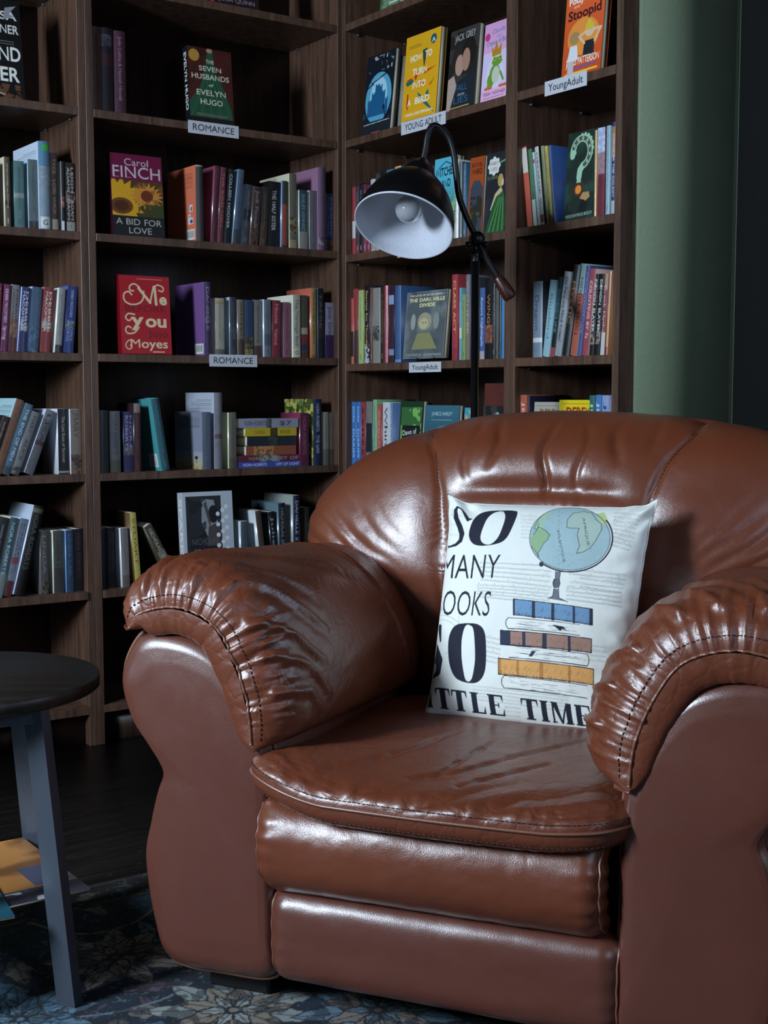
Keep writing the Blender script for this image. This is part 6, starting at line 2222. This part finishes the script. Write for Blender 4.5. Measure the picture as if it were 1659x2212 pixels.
tube_obj('counter_arm', spline(hp, 20), .0066, M_BLACKM, lamp, 14)
hd = L_(1104, 645) - L_(1074, 597)
hl_ = np.linalg.norm(hd)
lathe_obj('handle', [(0, 0), (.0095, 0), (.011, .004), (.0125, .010), (.0145, hl_ * .6), (.0148, hl_ * .9), (.012, hl_), (0, hl_ + .001)], L_(1074, 597), hd, M_HANDLE, lamp, 24)
# shade
rimc = pl_hit(872, 489, LY - .105) - off
axd = rimc - capc
LS = np.linalg.norm(axd); axn = axd / LS
RR = 107 / F_PX * (LY - .105) * 1.0
prof = [(.0, -.006), (.012, -.004), (.016, .0), (.020, .006), (.030, .020), (.036, .034), (.0385, .046), (.050, .054), (.064, .070), (.078, .090), (.089, .112), (.0965, .134), (.1005, .150), (RR, LS)]
prof = np.array(prof)
sh = grid_obj('lamp_shade', lathe_P(spline(prof, 60), capc, axn, 72), M_BLACKM, lamp, cv=True)
inner = prof[7:].copy(); inner[:, 0] -= .0025
inner = np.vstack([[(.0, .052)], [(.03, .054)], inner])
iobj = grid_obj('shade_lining', lathe_P(spline(inner, 50), capc, axn, 72), M_WHITEM, sh, cv=True)
tube = lathe_P([(RR - .003, LS - .0005), (RR - .001, LS + .0016), (RR + .001, LS + .0006), (RR + .0006, LS - .002)], capc, axn, 72)
grid_obj('rim', tube, M_WHITEM, sh, cv=True)
q = NT('bulb_glass')
q.s(Base_Color=(.40, .42, .46, 1), Roughness=.06, Transmission_Weight=.25, IOR=1.3, Alpha=1.0)
tc = q.n('ShaderNodeTexCoord'); nz = q.n('ShaderNodeTexNoise', Scale=8.0); q.l(tc, 'Object', nz, 'Vector')
bc_ = capc + axn * .124
bl = lathe_obj('bulb', [(0.0, -.048), (.012, -.046), (.013, -.036), (.018, -.026)] + [(.028 * math.sin(t), -.028 * math.cos(t) + .0) for t in np.linspace(.72, pi, 16)], bc_, axn, q.m, lamp, 40)
lathe_obj('bulb_socket', [(0, -.062), (.015, -.062), (.015, -.044), (0, -.044)], bc_, axn, M_WHITEM, lamp, 24)


# ---------------------------------------------------------------- round side table with a shelf of magazines
TC = np.array([-.634, 1.950, 0])
tb = empty('side_table', TC)
tag(tb, 'small round black side table with grey metal legs at the left edge', 'side table')
TZ = .47
lathe_obj('tabletop', [(0, -.020), (.201, -.020), (.205, -.017), (.205, -.002), (.203, 0.0), (0, 0)], (0, 0, TZ), (0, 0, 1), M_TOP, tb, 128)
lathe_obj('lower_shelf', [(0, -.014), (.152, -.014), (.154, -.012), (.154, -.002), (.152, 0.0), (0, 0)], (-.02, .0, .155), (0, 0, 1), M_TOP, tb, 96)


def leg(ft, tp, wdt, thk, ang):
    ft, tp = np.array(ft, float), np.array(tp, float)
    ex = np.array([math.cos(ang), math.sin(ang), 0]); ey = np.array([-math.sin(ang), math.cos(ang), 0])
    v = []
    for P in (ft, tp):
        for a, b in ((-1, -1), (1, -1), (1, 1), (-1, 1)):
            v.append(P + ex * a * wdt / 2 + ey * b * thk / 2)
    f = [(0, 1, 2, 3)[::-1], (4, 5, 6, 7), (0, 1, 5, 4), (1, 2, 6, 5), (2, 3, 7, 6), (3, 0, 4, 7)]
    return mesh_obj('leg', v, f, M_LEGM, tb)


# directions: foot in front (towards the camera), one to the back, two more outside the frame
import itertools
for fx, fy, txx, tyy, ang in ((.178, -.095, .143, -.112, -.35), (.052, .235, .042, .155, -.35), (-.160, .095, -.125, .112, -.35), (-.04, -.235, -.030, -.155, -.35)):
    leg((fx, fy, .0095), (txx, tyy, TZ - .021), .030, .020, ang)
for (p0, p1) in (((.143, -.110), (-.035, -.165)), ((.042, .155), (-.128, .105)), ((.143, -.110), (.042, .155)), ((-.035, -.165), (-.128, .105))):
    p0, p1 = np.array(p0), np.array(p1)
    d_ = (p1 - p0) / np.linalg.norm(p1 - p0); n_ = np.array([-d_[1], d_[0]]) * .010
    v = []
    for z in (TZ - .042, TZ - .0205):
        for q2 in (p0 - n_, p0 + n_, p1 + n_, p1 - n_): v.append((q2[0], q2[1], z))
    mesh_obj('top_rail', v, [(0, 1, 2, 3)[::-1], (4, 5, 6, 7), (0, 1, 5, 4), (1, 2, 6, 5), (2, 3, 7, 6), (3, 0, 4, 7)], M_LEGM, tb)


def art_mag1(c, W, H):
    c.grad('#8a5a2c', '#c88a4c'); c.noise('#5c3c24', 14, .5, .8, 2, soft=True); c.rect(0, 0, W, H * .18, '#3c3a44'); c.noise('#c8c8c8', 40, .62, .9, 4, box=(0, 0, W, H * .16))
    c.text('TOWN', W * .36, H * .68, H * .12, '#d8b45c', w=W * .5, bold=.02)
    for k in range(4): c.line([(W * .1, H * (.5 - .05 * k)), (W * .5, H * (.5 - .05 * k))], H * .012, '#c8b48c')
    c.rect(W * .7, H * .2, W, H * .5, '#4a4a5c')


def art_mag2(c, W, H):
    c.grad('#1c4c5c', '#2c6c7c'); c.noise('#7cb4bc', 12, .52, .7, 6, soft=True); c.noise('#0c2c3c', 20, .52, .8, 9, soft=True)


for (lx_, ly_, rot, zz, fn, lab) in ((.030, .02, .62, .1552, art_mag1, 'orange-brown magazine on the lower shelf of the side table'), (-.040, -.075, .48, .1592, art_mag2, 'teal magazine lying on top of the orange one, lower shelf of side table')):
    W, H, T = .21, .28, .0035
    c = Canvas(W, H, .0012, '#333333'); fn(c, W, H)
    C = c.out()
    X, Y = np.meshgrid(np.linspace(-W / 2, W / 2, C.shape[1]), np.linspace(-H / 2, H / 2, C.shape[0]))
    m = MB().grid(np.stack([X, Y, 0 * X + T], -1), C)
    r = empty('magazine', TC + np.array([lx_, ly_, zz]), rot)
    m.box(-W / 2, W / 2, -H / 2, H / 2, T - .0004, T - .0001, srgb('#6a5a44'))
    m.build('cover', M_PRINT, r, colors=True)
    MB().box(-W / 2 + .0006, W / 2 - .0006, -H / 2 + .0006, H / 2 - .0006, 0.0002, T - .0004).build('pages', M_PAGES, r)
    tag(r, lab, 'magazine')

bpy.context.view_layer.update()
